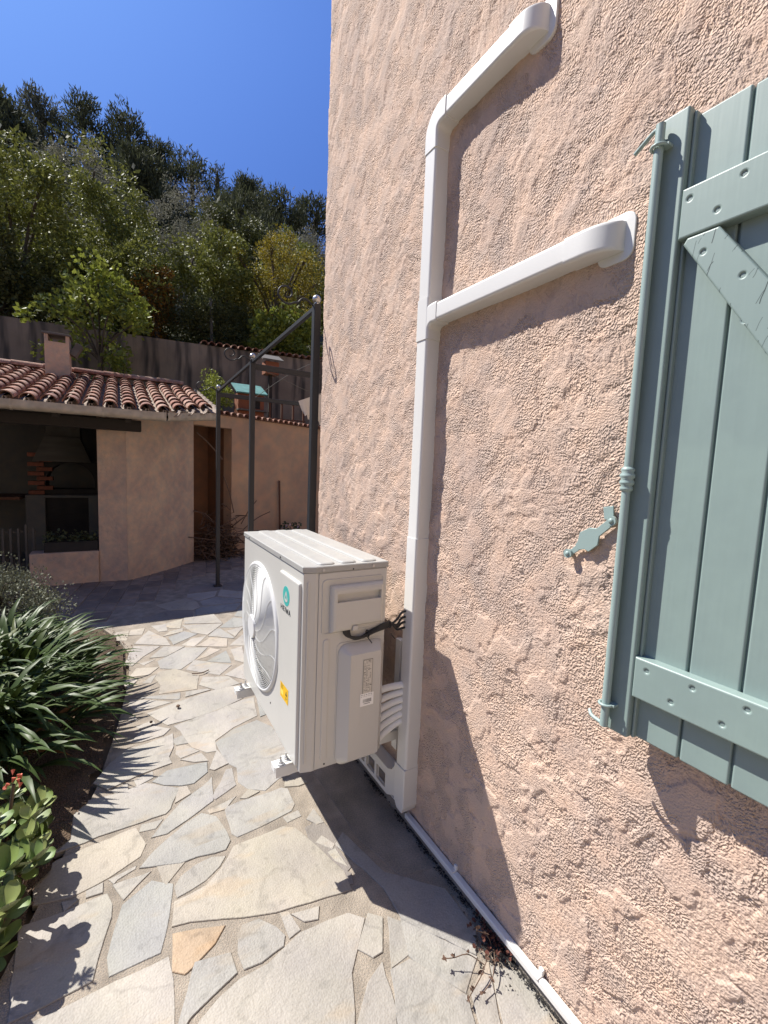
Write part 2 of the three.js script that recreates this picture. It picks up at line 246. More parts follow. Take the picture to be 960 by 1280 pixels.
const STONES = [
['w',-0.291,-1.453,-0.227,-1.453,-0.169,-1.458,-0.097,-1.463,-0.088,-1.522,-0.072,-1.588,-0.054,-1.647,-0.05,-1.698,-0.066,-1.753,-0.194,-1.746,-0.314,-1.757],
['g',-0.014,-1.679,-0.034,-1.604,-0.054,-1.514,-0.049,-1.452,0.008,-1.453,0.088,-1.451,0.119,-1.559,0.146,-1.683,0.079,-1.734],
['w',-0.037,-1.42,-0.129,-1.418,-0.26,-1.418,-0.243,-1.325,0.094,-1.148,0.104,-1.22,0.113,-1.348,0.107,-1.421],
['o',0.122,-1.371,0.153,-1.346,0.172,-1.352,0.244,-1.391,0.284,-1.434,0.206,-1.464,0.133,-1.487],
['g',0.152,-1.286,0.128,-1.234,0.11,-1.184,0.124,-1.193,0.155,-1.219,0.214,-1.242,0.287,-1.267,0.283,-1.335,0.181,-1.358],
['b',0.344,-1.404,0.324,-1.377,0.312,-1.325,0.318,-1.271,0.369,-1.265,0.44,-1.278,0.454,-1.306,0.438,-1.346,0.395,-1.399],
['w',0.239,-1.228,0.179,-1.197,0.138,-1.152,0.534,-0.931,0.584,-1.047,0.603,-1.098,0.658,-1.158,0.719,-1.225,0.675,-1.27,0.596,-1.28,0.506,-1.284,0.391,-1.245,0.302,-1.246],
['w',0.47,-1.291,0.511,-1.3,0.496,-1.377,0.468,-1.386],
['w',0.535,-1.316,0.577,-1.303,0.597,-1.343,0.503,-1.363],
['y',0.321,-1.662,0.265,-1.621,0.206,-1.612,0.153,-1.609,0.136,-1.518,0.192,-1.506,0.347,-1.441,0.455,-1.402,0.571,-1.377,0.727,-1.348,0.733,-1.433,0.702,-1.527,0.665,-1.639,0.634,-1.721,0.591,-1.749,0.487,-1.744,0.387,-1.745],
['w',0.291,-1.737,0.233,-1.73,0.182,-1.705,0.158,-1.671,0.162,-1.624,0.208,-1.632,0.257,-1.645,0.312,-1.68,0.341,-1.716],
['g',0.228,-1.963,0.161,-1.918,0.095,-1.87,0.048,-1.819,0.126,-1.793,0.19,-1.771,0.245,-1.772,0.307,-1.756,0.348,-1.752,0.373,-1.786,0.364,-1.87,0.346,-1.943,0.294,-1.992],
['y',0.117,-1.716,0.127,-1.695,0.199,-1.766,0.103,-1.792],
['w',-0.019,-1.722,-0.011,-1.704,0.076,-1.78,-0.045,-1.785],
['w',-0.04,-1.79,-0.029,-1.803,0.026,-1.821,0.03,-1.836,-0.059,-1.819],
['w',-0.128,-1.774,-0.079,-1.77,-0.078,-1.814,-0.129,-1.804],
['w',-0.192,-1.752,-0.151,-1.781,-0.203,-1.796],
['y',-0.3,-1.957,-0.284,-1.831,-0.175,-1.807,-0.057,-1.834,0.042,-1.876,0.065,-1.931,0.032,-2.041,-0.233,-2.007],
['w',0.05,-2.01,0.11,-2,0.14,-2.04,0.06,-2.05],
['w',-0.24,-2.05,-0.05,-2.07,0.15,-2.07,0.17,-2.09,0.22,-2.21,0.08,-2.32,-0.02,-2.3,-0.18,-2.32,-0.26,-2.26,-0.28,-2.06],
['g',0.154,-1.951,0.246,-1.996,0.351,-2.053,0.375,-2.22,0.356,-2.196,0.224,-2.109,0.148,-2.026,0.095,-1.958],
['y',0.2,-2.12,0.27,-2.15,0.26,-2.21,0.22,-2.22],
['g',0.17,-2.27,0.24,-2.23,0.29,-2.22,0.36,-2.27,0.37,-2.35,0.29,-2.36,0.19,-2.37,0.12,-2.32],
['w',0.05,-2.32,0.12,-2.35,0.12,-2.4,0.04,-2.37],
['w',-0.04,-2.31,0.01,-2.31,0.01,-2.36,-0.06,-2.34],
['w',-0.07,-2.36,0.07,-2.41,0.21,-2.43,0.2,-2.49,0.23,-2.57,0.24,-2.7,0.22,-2.69,0.11,-2.66,0.02,-2.65,-0.06,-2.57,-0.13,-2.44],
['w',0.25,-2.58,0.31,-2.57,0.29,-2.66,0.23,-2.64],
['w',0.24,-2.5,0.26,-2.45,0.35,-2.47,0.29,-2.56,0.25,-2.56],
['w',0.32,-2.38,0.38,-2.36,0.36,-2.44,0.26,-2.43],
['w',0.4,-2.27,0.47,-2.29,0.44,-2.43,0.38,-2.29],
['w',0.37,-2.06,0.47,-2.11,0.48,-2.24,0.45,-2.24,0.36,-2.08],
['w',0.331,-1.978,0.395,-1.972,0.452,-2.03,0.324,-2.004],
['g',0.47,-2.3,0.51,-2.24,0.49,-2.13,0.52,-2.06,0.59,-2.01,0.67,-2.06,0.77,-2.08,0.79,-2.31,0.77,-2.51,0.71,-2.62,0.55,-2.58,0.45,-2.5],
['y',0.498,-1.994,0.562,-2.01,0.52,-2.051,0.471,-2.009],
['g',0.397,-1.822,0.414,-1.793,0.541,-1.807,0.654,-1.824,0.681,-1.856,0.685,-1.965,0.658,-1.985,0.466,-1.987,0.4,-1.981],
['w',0.623,-1.766,0.688,-1.773,0.686,-1.813,0.616,-1.805],
['w',0.739,-1.543,0.758,-1.561,0.728,-1.625,0.693,-1.605],
['w',0.728,-1.486,0.76,-1.443,0.753,-1.54,0.717,-1.537],
['y',0.744,-1.96,0.789,-1.963,0.752,-2.059,0.697,-2.025,0.683,-1.985],
['w',0.733,-1.694,0.763,-1.689,0.753,-1.783,0.704,-1.742],
['w',0.23,-2.81,0.37,-2.82,0.52,-2.85,0.68,-2.92,0.76,-2.97,0.74,-3.1,0.63,-3.13,0.52,-3.11,0.3,-3.06,0.13,-3],
['w',0.29,-2.71,0.31,-2.59,0.33,-2.52,0.39,-2.44,0.44,-2.43,0.45,-2.53,0.56,-2.61,0.72,-2.67,0.76,-2.9,0.68,-2.9,0.38,-2.81,0.26,-2.78],
['w',0.07,-3.05,0.27,-3.08,0.16,-3.16,0.04,-3.23,0.03,-3.16],
['w',0.09,-2.7,0.19,-2.71,0.23,-2.76,0.15,-2.83,0.09,-2.81,0.03,-2.71],
['w',0.08,-2.84,0.16,-2.86,0.15,-2.9,0.06,-2.88],
['w',0.07,-2.94,0.06,-3,0.02,-2.96],
['y',0.23,-3.36,0.21,-3.23,0.44,-3.19,0.48,-3.39,0.34,-3.58,0.23,-3.57,0.2,-3.48],
['w',0.62,-3.34,0.73,-3.47,0.49,-3.68,0.42,-3.53],
['g',0.25,-3.64,0.38,-3.56,0.49,-3.69,0.62,-3.89,0.45,-3.97,0.24,-3.78],
['w',0.35,-4.07,0.33,-4.24,0.21,-4.51,0.09,-4.23],
['w',0.3,-3.85,0.45,-3.99,0.3,-4.06,0.19,-3.87],
['w',0.01,-3.83,0.06,-3.77,0.14,-3.92,0.27,-4.08,0.08,-4.17],
['g',0.38,-4.08,0.59,-4.25,0.49,-4.36,0.36,-4.27],
['w',0.53,-3.97,0.66,-4.17,0.53,-4.15,0.44,-4.04],
['y',0.77,-3.84,0.81,-4.02,0.69,-4.11,0.55,-3.96],
['w',0.57,-4.3,0.67,-4.19,0.85,-4.43,0.5,-4.53],
['w',0.85,-4.45,0.82,-4.75,0.54,-4.74,0.53,-4.57],
['y',0.39,-4.51,0.47,-4.46,0.52,-4.72,0.33,-4.63],
['g',0.74,-3.51,0.75,-3.76,0.58,-3.62],
['y',0.59,-3.71,0.71,-3.8,0.64,-3.87,0.51,-3.68],
['w',0.78,-3.55,0.84,-3.46,0.89,-3.79,0.79,-3.76],
['w',0.79,-3.16,0.83,-3.45,0.66,-3.32],
['w',0.92,-3.81,0.98,-4.09,0.8,-3.86],
['w',0.56,-3.12,0.72,-3.14,0.67,-3.28,0.51,-3.35,0.47,-3.24],
['w',0.89,-4.05,1.03,-4.27,0.85,-4.21],
['y',0.16,-3.56,0.23,-3.66,0.09,-3.71,0.04,-3.58],
['w',0.17,-3.42,0.21,-3.54,0.17,-3.52,0.12,-3.45],
['w',0.03,-3.41,0.09,-3.51,0.02,-3.54,-0.02,-3.51],
['y',0.15,-4.43,0.18,-4.59,0.07,-4.59,0.05,-4.47],
['w',0.29,-4.45,0.36,-4.44,0.36,-4.62,0.24,-4.63],
['w',0.48,-4.36,0.49,-4.45,0.38,-4.41,0.32,-4.31],
['y',0.03,-4.34,0.05,-4.58,-0.05,-4.58,-0.09,-4.4],
['w',0.14,-3.75,0.22,-3.82,0.11,-3.8],
['w',0.691,-1.104,0.724,-1.104,0.779,-1.196,0.742,-1.232,0.659,-1.149],
['w',0.73,-1.05,0.797,-1.056,0.832,-1.152,0.799,-1.19],
['w',0.559,-0.955,0.652,-0.903,0.68,-0.955,0.706,-1.072,0.64,-1.044,0.568,-0.973],
['b',0.661,-0.885,0.853,-0.792,0.885,-0.871,0.792,-1.033,0.723,-1.038],
['w',0.869,-0.783,0.919,-0.755,1.009,-0.901,1.005,-0.911,0.908,-0.869],
['w',0.922,-0.734,1.067,-0.653,1.079,-0.679,1.082,-0.832,1.013,-0.894],
['g',0.8,-1.045,0.827,-0.972,0.89,-0.883,0.988,-0.94,0.837,-1.16],
['g',0.761,-1.552,0.817,-1.389,0.845,-1.29,0.842,-1.167,0.991,-0.949,1.047,-1.011,1.043,-1.182,0.881,-1.342,0.817,-1.595],
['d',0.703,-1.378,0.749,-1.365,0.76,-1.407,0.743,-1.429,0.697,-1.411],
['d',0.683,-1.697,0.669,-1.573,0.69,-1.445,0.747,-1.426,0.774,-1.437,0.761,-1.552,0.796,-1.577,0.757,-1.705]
];
function slab(pts, kind, r, fine) {
  // wobble the outline a little so that edges look split, not cut
  const out = []; for (let i = 0; i < pts.length; i++) { const [x0, z0] = pts[i], [x1, z1] = pts[(i + 1) % pts.length], l = Math.hypot(x1 - x0, z1 - z0), n = Math.max(1, Math.round(l / fine)); for (let k = 0; k < n; k++) { const t = k / n, w = k ? 0.028 * Math.min(0.25, l) : 0; out.push([x0 + (x1 - x0) * t + w * n2(x0 * 31 + k * 1.7, z0 * 31) * 1.6, z0 + (z1 - z0) * t + w * n2(x0 * 31 + 50, z0 * 31 + k * 1.7) * 1.6]); } }
  const g = prism(out, -0.02, 0.0222 + 0.003 * r(), 0.0018), set = M.stones[kind];
  return part(path, 'flagstone', g, set[Math.floor(r() * set.length)]);
}
{
  const r = rng(5), traced = [];
  for (const [kind, ...q] of STONES) { const P = []; for (let i = 0; i < q.length; i += 2) P.push([q[i], q[i + 1]]); const cx = P.reduce((s, p) => s + p[0], 0) / P.length, cz = P.reduce((s, p) => s + p[1], 0) / P.length; for (const p of P) { const l = Math.hypot(p[0] - cx, p[1] - cz), k = 1 + Math.min(0.007, 0.08 * l) / l; p[0] = cx + (p[0] - cx) * k; p[1] = cz + (p[1] - cz) * k; } traced.push(P); slab(P, kind, r, -P[0][1] < 2.2 ? 0.05 : 0.12); }
  // the other slabs: cells around jittered seeds
  const seeds = [], s = 0.40;
  for (let i = -6; i < 16; i++) for (let j = -23; j < 7; j++) seeds.push([(i + (j & 1) * 0.5 + 0.75 * (r() - 0.5)) * s, (j + 0.75 * (r() - 0.5)) * s * 0.86]);
  for (const [x, z] of seeds) {
    if (!inside(x, z, PATH) || (z > -2.6 && x > 1.35) || traced.some((P) => inside(x, z, P))) continue;
    let cell = [[x - 1, z - 1], [x + 1, z - 1], [x + 1, z + 1], [x - 1, z + 1]];
    const clip = (mx, mz, nx, nz) => { const o = []; for (let i = 0; i < cell.length; i++) { const a = cell[i], b = cell[(i + 1) % cell.length], da = (a[0] - mx) * nx + (a[1] - mz) * nz, db = (b[0] - mx) * nx + (b[1] - mz) * nz; if (da < 0) o.push(a); if ((da < 0) !== (db < 0)) { const t = da / (da - db); o.push([a[0] + (b[0] - a[0]) * t, a[1] + (b[1] - a[1]) * t]); } } cell = o; };
    for (const [a, b] of seeds) { const d = Math.hypot(a - x, b - z); if (d > 0 && d < 1.3) { const k = 0.5 - 0.016 / d; clip(x + (a - x) * k, z + (b - z) * k, (a - x) / d, (b - z) / d); } }
    if (z > -2.7) clip(WX - 0.02, 0, 1, 0);
    // cut back against the traced slabs
    for (const P of traced) { if (cell.length < 3) break; let best = null; if (!cell.some(([a, b]) => inside(a, b, P)) && !P.some(([a, b]) => inside(a, b, cell))) continue; for (let i = 0; i < P.length; i++) { const [a, b] = P[i], [c, d] = P[(i + 1) % P.length], l = Math.hypot(c - a, d - b); if (l < 0.01) continue; const nx = (d - b) / l, nz = -(c - a) / l; for (const sg of [1, -1]) { const mx = a + sg * nx * 0.015, mz = b + sg * nz * 0.015, dist = ((x - mx) * nx + (z - mz) * nz) * sg; if (dist > 0 && (!best || dist < best.dist) && P.every(([e, f]) => ((e - a) * nx + (f - b) * nz) * sg < 0.06)) best = { dist, mx, mz, nx: -nx * sg, nz: -nz * sg }; } } if (best) clip(best.mx, best.mz, best.nx, best.nz); else cell = []; }
    let A = 0; for (let i = 0; i < cell.length; i++) { const [a, b] = cell[i], [c, d] = cell[(i + 1) % cell.length]; A += a * d - c * b; }
    if (cell.length < 3 || Math.abs(A) < 0.012 || !cell.every(([a, b]) => inside(a, b, PATH) )) continue;
    slab(A > 0 ? cell.reverse() : cell, 'wwwggyd'[Math.floor(r() * (z < -4.5 ? 7 : 6))], r, 0.15);
  }
}
{
  const patio = thing('patio', 'shaded patio of dark grey brick pavers in front of the barbecue shelter', null, [0, 0, -6], null, 'structure');
  const AREA = [[-4.5, -4.5], [-0.75, -4.72], ...PAVER_EDGE.map(([x, z]) => [x - 0.01, z]), [2.0, -8.3], [-4.5, -8.9]];
  part(patio, 'mortar_bed', prism(AREA, -0.09, 0.086), M.mortar);
  const r = rng(11), c = Math.cos(0.16), s = Math.sin(0.16);
  let n = 0; const more = [];
  for (let i = -13; i < 18; i++) for (let j = -13; j < 6; j++) {
    const u = i * 0.178, v = (j + (i & 1) * 0.5) * 0.30, x = u * c - v * s, z = -6.3 + u * s + v * c;
    const q = [[-0.085, -0.145], [0.085, -0.145], [0.085, 0.145], [-0.085, 0.145]].map(([a, b]) => [x + a * c - b * s, z + a * s + b * c]);
    if (!q.every(([a, b]) => inside(a, b, AREA)) || z < -7.7 || x < -2.6) continue;
    const g = prism(q, -0.05, 0.051 + 0.006 * r(), 0.005), m = M.paver[Math.floor(r() * 3)];
    if (n++ < 290) part(patio, 'paving_brick', g, m); else more.push(g);
  }
  if (more.length) part(patio, 'more_paving_bricks', more, M.paver[1], null, 'stuff');
}
// the planting bed
{
  const B = [...BED_EDGE, [-0.5, -5.1], [-1.2, -5.6], [-5, -5.6], [-5, 2.5]];
  const g = new THREE.PlaneGeometry(6, 9, 120, 180); g.rotateX(-Math.PI / 2); g.translate(-2.4, 0, -1.6);
  const p = g.attributes.position, keep = [], ix = g.index.array;
  for (let i = 0; i < p.count; i++) { const x = p.getX(i), z = p.getZ(i); p.setY(i, 0.004 + 0.03 * Math.abs(fbm(x * 4, z * 4, 4)) + 0.02 * Math.abs(n2(x * 17, z * 17))); }
  for (let i = 0; i < ix.length; i += 3) if ([0, 1, 2].every((k) => inside(p.getX(ix[i + k]), p.getZ(ix[i + k]), B))) keep.push(ix[i], ix[i + 1], ix[i + 2]);
  g.setIndex(keep); g.computeVertexNormals(); boxUV(g);
  solo('soil', g, M.earth, 'dark soil of the planting bed left of the path', null, null, 'structure');
  // crumbs and litter on and beside the bed
  const r = rng(21), list = [];
  const crumb = (x, z, s) => { const q = new THREE.TetrahedronGeometry(s, 0); q.rotateX(r() * 6); q.rotateY(r() * 6); q.scale(1, 0.6, 1 + r()); q.translate(x, 0.012 + s * 0.3, z); return q; };
  for (let i = 0; i < 1000; i++) { const t = r(), z = -4.75 + t * 3.0, k = BED_EDGE.findIndex(([, b]) => b < z), [x0, z0] = BED_EDGE[k - 1], [x1, z1] = BED_EDGE[k], e = x0 + (x1 - x0) * (z - z0) / (z1 - z0); list.push(crumb(e - 0.06 + 0.14 * (r() - 0.7) + (z < -3.6 && r() < 0.5 ? 0.12 * r() : 0), z, 0.0025 + 0.007 * r() ** 3)); }
  solo('soil_crumbs', list, M.twig, 'soil crumbs and mulch spilling onto the path edge', 'mulch', null, 'stuff');
  const dirt = [];
  for (let i = 0; i < 3600; i++) { const z = -2.4 + 2.0 * r(), dens = 0.45 + 1.2 * fbm(z * 7, 3, 3); if (r() > dens) continue; const d = crumb(WX - 0.016 - (0.012 + 0.03 * dens) * r() * r(), z, 0.0018 + 0.005 * r() * r()); d.translate(0, -0.002, 0); dirt.push(d); }
  for (let i = 0; i < 260; i++) { const a = r() * 6.3, q = r() * r() * 0.10; dirt.push(crumb(WX - 0.045 + Math.min(0.028, q * Math.cos(a)), -0.93 + q * 1.6 * Math.sin(a), 0.002 + 0.005 * r())); }
  solo('wall_foot_dirt', dirt, M.sootShadeBlack, 'black dirt and dead leaves gathered along the foot of the house wall', 'dirt', null, 'stuff');
}

// added unseen behind the viewer: pale terrace and sunlit house bouncing light into shade
{
  solo('added_rear_terrace', prism([[-7, 2.51], [1.0, 2.51], [1.0, 8.6], [-7, 8.6]], -0.1, 0.1), std(lin(0.46, 0.42, 0.36), 0.9, { map: scaled(T.gritCol, 0.6) }), null, null, null, 'structure');
  const n = thing('added_rear_house', 'unseen pale ochre plaster house added behind the viewer to bounce light', 'house', [-3, 0, 10]);
  part(n, 'wall', box(-11, 1.0, 0, 5.6, 8.6, 13, 0.01), std(lin(0.74, 0.60, 0.45), 0.95, { map: scaled(T.plasterOld, 0.4), bumpMap: scaled(T.plasterBump, 0.8), bumpScale: 0.008 }));
  part(n, 'roof', prism([[-11.4, 8.2], [1.05, 8.2], [1.05, 13.4], [-11.4, 13.4]], 5.601, 0.25, 0.02), M.tiles[0]);
  for (const x of [-9, -6, -3]) { const w = part(n, 'window', box(x, x + 1.0, 3.3, 4.7, 8.56, 8.599, 0.005), M.darkInside); part(w, 'sill', box(x - 0.05, x + 1.05, 3.22, 3.295, 8.5, 8.599, 0.005), M.concrete); }
  part(n, 'door', box(-4.6, -3.6, 0.02, 2.2, 8.56, 8.599, 0.005), M.sage);
}

// ---------------------------------------------------------------- air conditioner unit
const UX0 = 0.5765, UX1 = 0.927, UZ0 = -2.413, UZ1 = -1.505, UY0 = H - 1.185, UY1 = H - 0.3754;
function canvasTex(w, h, draw) { const c = document.createElement('canvas'); c.width = w; c.height = h; const x = c.getContext('2d'); draw(x, w, h); const t = new THREE.CanvasTexture(c); t.colorSpace = THREE.SRGBColorSpace; return t; }
{
  const u = thing('air_conditioner', 'white outdoor air conditioner unit with round fan grille standing off the pink wall', 'air conditioner', [0.75, UY0, -1.96]);
  const fz = -2.105, fy = H - 0.792, R = 0.296, capY = UY1 - 0.026;
  // front panel with the fan opening
  const fp = rrect(UZ0, UZ1 - 0.012, UY0, capY, 0.006), hole = new THREE.Path(); hole.absarc(fz, fy, R, 0, Math.PI * 2, true); fp.holes.push(hole);
  part(u, 'front_panel', onWall(fp, UX0, UX0 + 0.075, 0.003, 2, 64), M.casing);
  part(u, 'body', [box(UX0 + 0.29, UX1, UY0, capY, UZ0 + 0.001, UZ1, 0.003), box(UX0 + 0.0895, UX0 + 0.2895, UY0, capY, fz + 0.33, UZ1, 0.001), box(UX0 + 0.0895, UX0 + 0.2895, UY0, capY, UZ0 + 0.001, UZ0 + 0.010, 0), box(UX0 + 0.0755, UX0 + 0.2895, UY0, UY0 + 0.012, UZ0 + 0.0102, fz + 0.3298, 0), box(UX0 + 0.0755, UX0 + 0.2895, capY - 0.012, capY, UZ0 + 0.0102, fz + 0.3298, 0)], M.casing);
  { const s = new THREE.Shape(); s.absarc(fz, fy, R + 0.012, 0, Math.PI * 2); const h = new THREE.Path(); h.absarc(fz, fy, R + 0.001, 0, Math.PI * 2, true); s.holes.push(h); part(u, 'shade_shroud', onWall(s, UX0 + 0.0762, UX0 + 0.20, 0, 1, 48), M.finShade); }  // dark ring added to put shade into the grille gaps
  part(u, 'coil_fins', box(UX0 + 0.272, UX0 + 0.2885, UY0 + 0.013, capY - 0.013, UZ0 + 0.011, fz + 0.329, 0), M.finShade);
  part(u, 'inner_side', box(UX0 + 0.0755, UX0 + 0.0893, UY0 + 0.001, capY, UZ0 + 0.001, UZ0 + 0.010, 0), M.casing);
  // bevelled corner column with its pressed groove
  part(u, 'corner_column', prism([[UX0 + 0.001, UZ1 - 0.0115], [UX0 + 0.043, UZ1 - 0.0002], [UX0 + 0.0535, UZ1 - 0.0002], [UX0 + 0.0535, UZ1 - 0.0115]], UY0, capY - UY0), M.casing);
  { const g = facing(rrect(-0.0035, 0.0035, H - 1.15, H - 0.432, 0.003), -0.002, 0.0035, 0.002, 2); g.rotateY(-0.26); g.translate(UX0 + 0.0165, 0, UZ1 - 0.0069); part(u, 'corner_rib', g, M.casing); }
  part(u, 'side_filler', box(UX0 + 0.0545, UX0 + 0.0895, UY0, capY, UZ1 - 0.03, UZ1 - 0.002, 0), M.casing);
  // side service panel
  part(u, 'side_panel', facing(rrect(UX0 + 0.0555, UX1 - 0.002, UY0 + 0.004, capY - 0.002, 0.004), UZ1 - 0.001, UZ1 + 0.003, 0.001, 1), M.casing);
  const ring = (x0, x1, y0, y1, r, t, z) => { const s = rrect(x0, x1, y0, y1, r), i = rrect(x0 + t, x1 - t, y0 + t, y1 - t, Math.max(0.001, r - t)); s.holes.push(new THREE.Path(i.getPoints(8))); return facing(s, z, z + 0.0035, 0.0012, 2); };
  part(u, 'pressed_frame', ring(0.645, 0.911, H - 0.642, H - 0.428, 0.02, 0.004, UZ1 + 0.003), M.casing);
  part(u, 'pressed_rib', facing(rrect(0.653, 0.680, H - 1.15, H - 0.660, 0.013), UZ1 + 0.002, UZ1 + 0.007, 0.004, 3), M.casing);
  // handle cover with a grip slot
  { const s = poly([[0.676, H - 0.634], [0.766, H - 0.634], [0.770, H - 0.620], [0.903, H - 0.620], [0.903, H - 0.452], [0.676, H - 0.452]]);
    const A = new Brush(facing(s, UZ1 + 0.004, UZ1 + 0.028, 0.018, 3)), B = new Brush(box(0.699, 0.889, H - 0.516, H - 0.482, UZ1 + 0.0085, UZ1 + 0.06, 0)); A.updateMatrixWorld(); B.updateMatrixWorld();
    const ev = new Evaluator(); ev.attributes = ['position', 'normal', 'uv']; part(u, 'handle_cover', ev.evaluate(A, B, SUBTRACTION).geometry, M.casing);
    part(u, 'cable_clip', box(0.766, 0.790, H - 0.635, H - 0.616, UZ1 + 0.014, UZ1 + 0.029, 0.003), M.casing); }
  // valve cover
  { const s = rrect(0.717, 0.921, UY0 - 0.006, H - 0.690, 0.045);
    part(u, 'valve_cover', facing(s, UZ1 + 0.006, UZ1 + 0.05, 0.040, 1, 0.034), M.casing);
    part(u, 'valve_cover_rim', facing(rrect(0.712, 0.922, UY0 + 0.0045, H - 0.684, 0.025), UZ1 + 0.0025, UZ1 + 0.0055, 0.001, 1), M.casing); }
  // rating print and barcode label: grey marks, nothing legible
  const lab = canvasTex(128, 384, (x, w, h) => { x.fillStyle = '#cfcabf'; x.fillRect(0, 0, w, h); x.strokeStyle = '#55524c'; x.lineWidth = 5; x.strokeRect(4, 4, w - 8, h - 8); const r = rng(4); for (let i = 0; i < 26; i++) for (let j = 0; j < 4; j++) if (r() < 0.75) { x.fillStyle = r() < 0.25 ? '#4a4844' : '#8a867d'; x.fillRect(14 + j * 26, 14 + i * 13.5, 8 + r() * 18, 3 + r() * 5); } });
  const bc = canvasTex(192, 144, (x, w, h) => { x.fillStyle = '#f4f3ef'; x.fillRect(0, 0, w, h); const r = rng(9); x.fillStyle = '#333'; for (let i = 0; i < 5; i++) x.fillRect(12 + i * 34, 14, 22, 5); for (let i = 0; i < 7; i++) x.fillRect(12 + i * 24, 34, 14, 3); for (let q = 40; q < 160;) { const s = 1 + r() * 4; x.fillRect(q, 66, s, 40); q += s + 1 + r() * 4; } x.fillRect(52, 116, 92, 6); });
  const label = (name, t, x0, x1, y0, y1, z) => { const g = new THREE.PlaneGeometry(x1 - x0, y1 - y0); g.translate((x0 + x1) / 2, (y0 + y1) / 2, z); return part(u, name, g, std(0xffffff, 0.5, { map: t })); };
  label('rating_label', lab, 0.806, 0.849, H - 0.893, H - 0.750, UZ1 + 0.0513);
  label('barcode_label', bc, 0.797, 0.857, H - 0.941, H - 0.889, UZ1 + 0.0516);
  // raised panel on the front, logo, lettering, warning sticker
  part(u, 'raised_panel', onWall(rrect(-1.772, -1.534, H - 1.171, H - 0.441, 0.012), UX0 - 0.011, UX0 + 0.001, 0.008, 3), M.casing);
  const logoM = std(lin(0.05, 0.42, 0.38), 0.45), X = UX0 - 0.011;
  const circ = new THREE.Shape(); circ.absarc(-1.677, H - 0.528, 0.040, 0, Math.PI * 2);
  part(u, 'logo_disc', onWall(circ, X - 0.0007, X, 0, 1, 40), logoM);
  const drop = new THREE.Shape(), dz = -1.677, dy = H - 0.532; drop.moveTo(dz, dy + 0.026); drop.quadraticCurveTo(dz + 0.021, dy - 0.002, dz + 0.019, dy - 0.010); drop.quadraticCurveTo(dz + 0.016, dy - 0.020, dz, dy - 0.020); drop.quadraticCurveTo(dz - 0.016, dy - 0.020, dz - 0.019, dy - 0.010); drop.quadraticCurveTo(dz - 0.021, dy - 0.002, dz, dy + 0.026);
  const inn = new THREE.Path(); inn.moveTo(dz, dy + 0.013); inn.quadraticCurveTo(dz + 0.011, dy - 0.003, dz + 0.011, dy - 0.008); inn.quadraticCurveTo(dz + 0.004, dy - 0.014, dz, dy - 0.003); inn.quadraticCurveTo(dz - 0.004, dy - 0.014, dz - 0.011, dy - 0.008); inn.quadraticCurveTo(dz - 0.011, dy - 0.003, dz, dy + 0.013); drop.holes.push(inn);
  part(u, 'logo_drop', onWall(drop, X - 0.0014, X - 0.0008, 0), M.casing);
  // HEIWA in strokes
  const strokes = []; let z0 = -1.743; const LW = 0.0042, lh = 0.021, ly = H - 0.596;
  const st = (a, b, c, d) => { const dx = c - a, dyy = d - b, l = Math.hypot(dx, dyy), nx = -dyy / l * LW / 2, ny = dx / l * LW / 2; strokes.push(onWall(poly([[z0 + a + nx, ly + b + ny], [z0 + a - nx, ly + b - ny], [z0 + c - nx, ly + d - ny], [z0 + c + nx, ly + d + ny]]), X - 0.0007 - 0.00002 * strokes.length, X, 0)); };
  st(0.002, 0, 0.002, lh); st(0.019, 0, 0.019, lh); st(0.002, lh / 2, 0.019, lh / 2); z0 += 0.029;
  st(0.002, 0, 0.002, lh); st(0.002, 0.002, 0.017, 0.002); st(0.002, lh / 2, 0.015, lh / 2); st(0.002, lh - 0.002, 0.017, lh - 0.002); z0 += 0.026;
  st(0.002, 0, 0.002, lh); z0 += 0.011;
  st(0, lh, 0.007, 0); st(0.007, 0, 0.013, lh * 0.8); st(0.013, lh * 0.8, 0.019, 0); st(0.019, 0, 0.026, lh); z0 += 0.033;
  st(0, 0, 0.010, lh); st(0.010, lh, 0.020, 0); st(0.004, 0.007, 0.016, 0.007);
  part(u, 'lettering', strokes, std(lin(0.035, 0.04, 0.045), 0.5));
  const warn = canvasTex(192, 128, (x, w, h) => { x.fillStyle = '#e9b80f'; x.fillRect(0, 0, w, h); x.fillStyle = '#f3dc6a'; x.fillRect(14, 60, 60, 40); x.fillStyle = '#3c3320'; x.beginPath(); x.moveTo(150, 26); x.lineTo(174, 70); x.lineTo(126, 70); x.closePath(); x.fill(); x.fillStyle = '#e9b80f'; x.fillRect(147, 42, 6, 16); x.fillStyle = '#6b5613'; for (let i = 0; i < 4; i++) x.fillRect(16, 14 + i * 10, 62 - 9 * (i % 2), 4); for (let i = 0; i < 3; i++) x.fillRect(120, 84 + i * 10, 54 - 12 * i, 4); });
  { const g = new THREE.PlaneGeometry(0.098, 0.064); g.rotateY(-Math.PI / 2); g.translate(X - 0.001, H - 0.934, -1.679); part(u, 'warning_sticker', g, std(0xffffff, 0.5, { map: warn })); }
  // fan and its domed guard
  const dome = (r) => UX0 - 0.010 - 0.026 * (1 - (r / R) * (r / R));
  const circle = (r, x, t, n = 72) => { const g = new THREE.TorusGeometry(r, t, 5, n); g.rotateY(Math.PI / 2); return g.translate(x, fy, fz); };
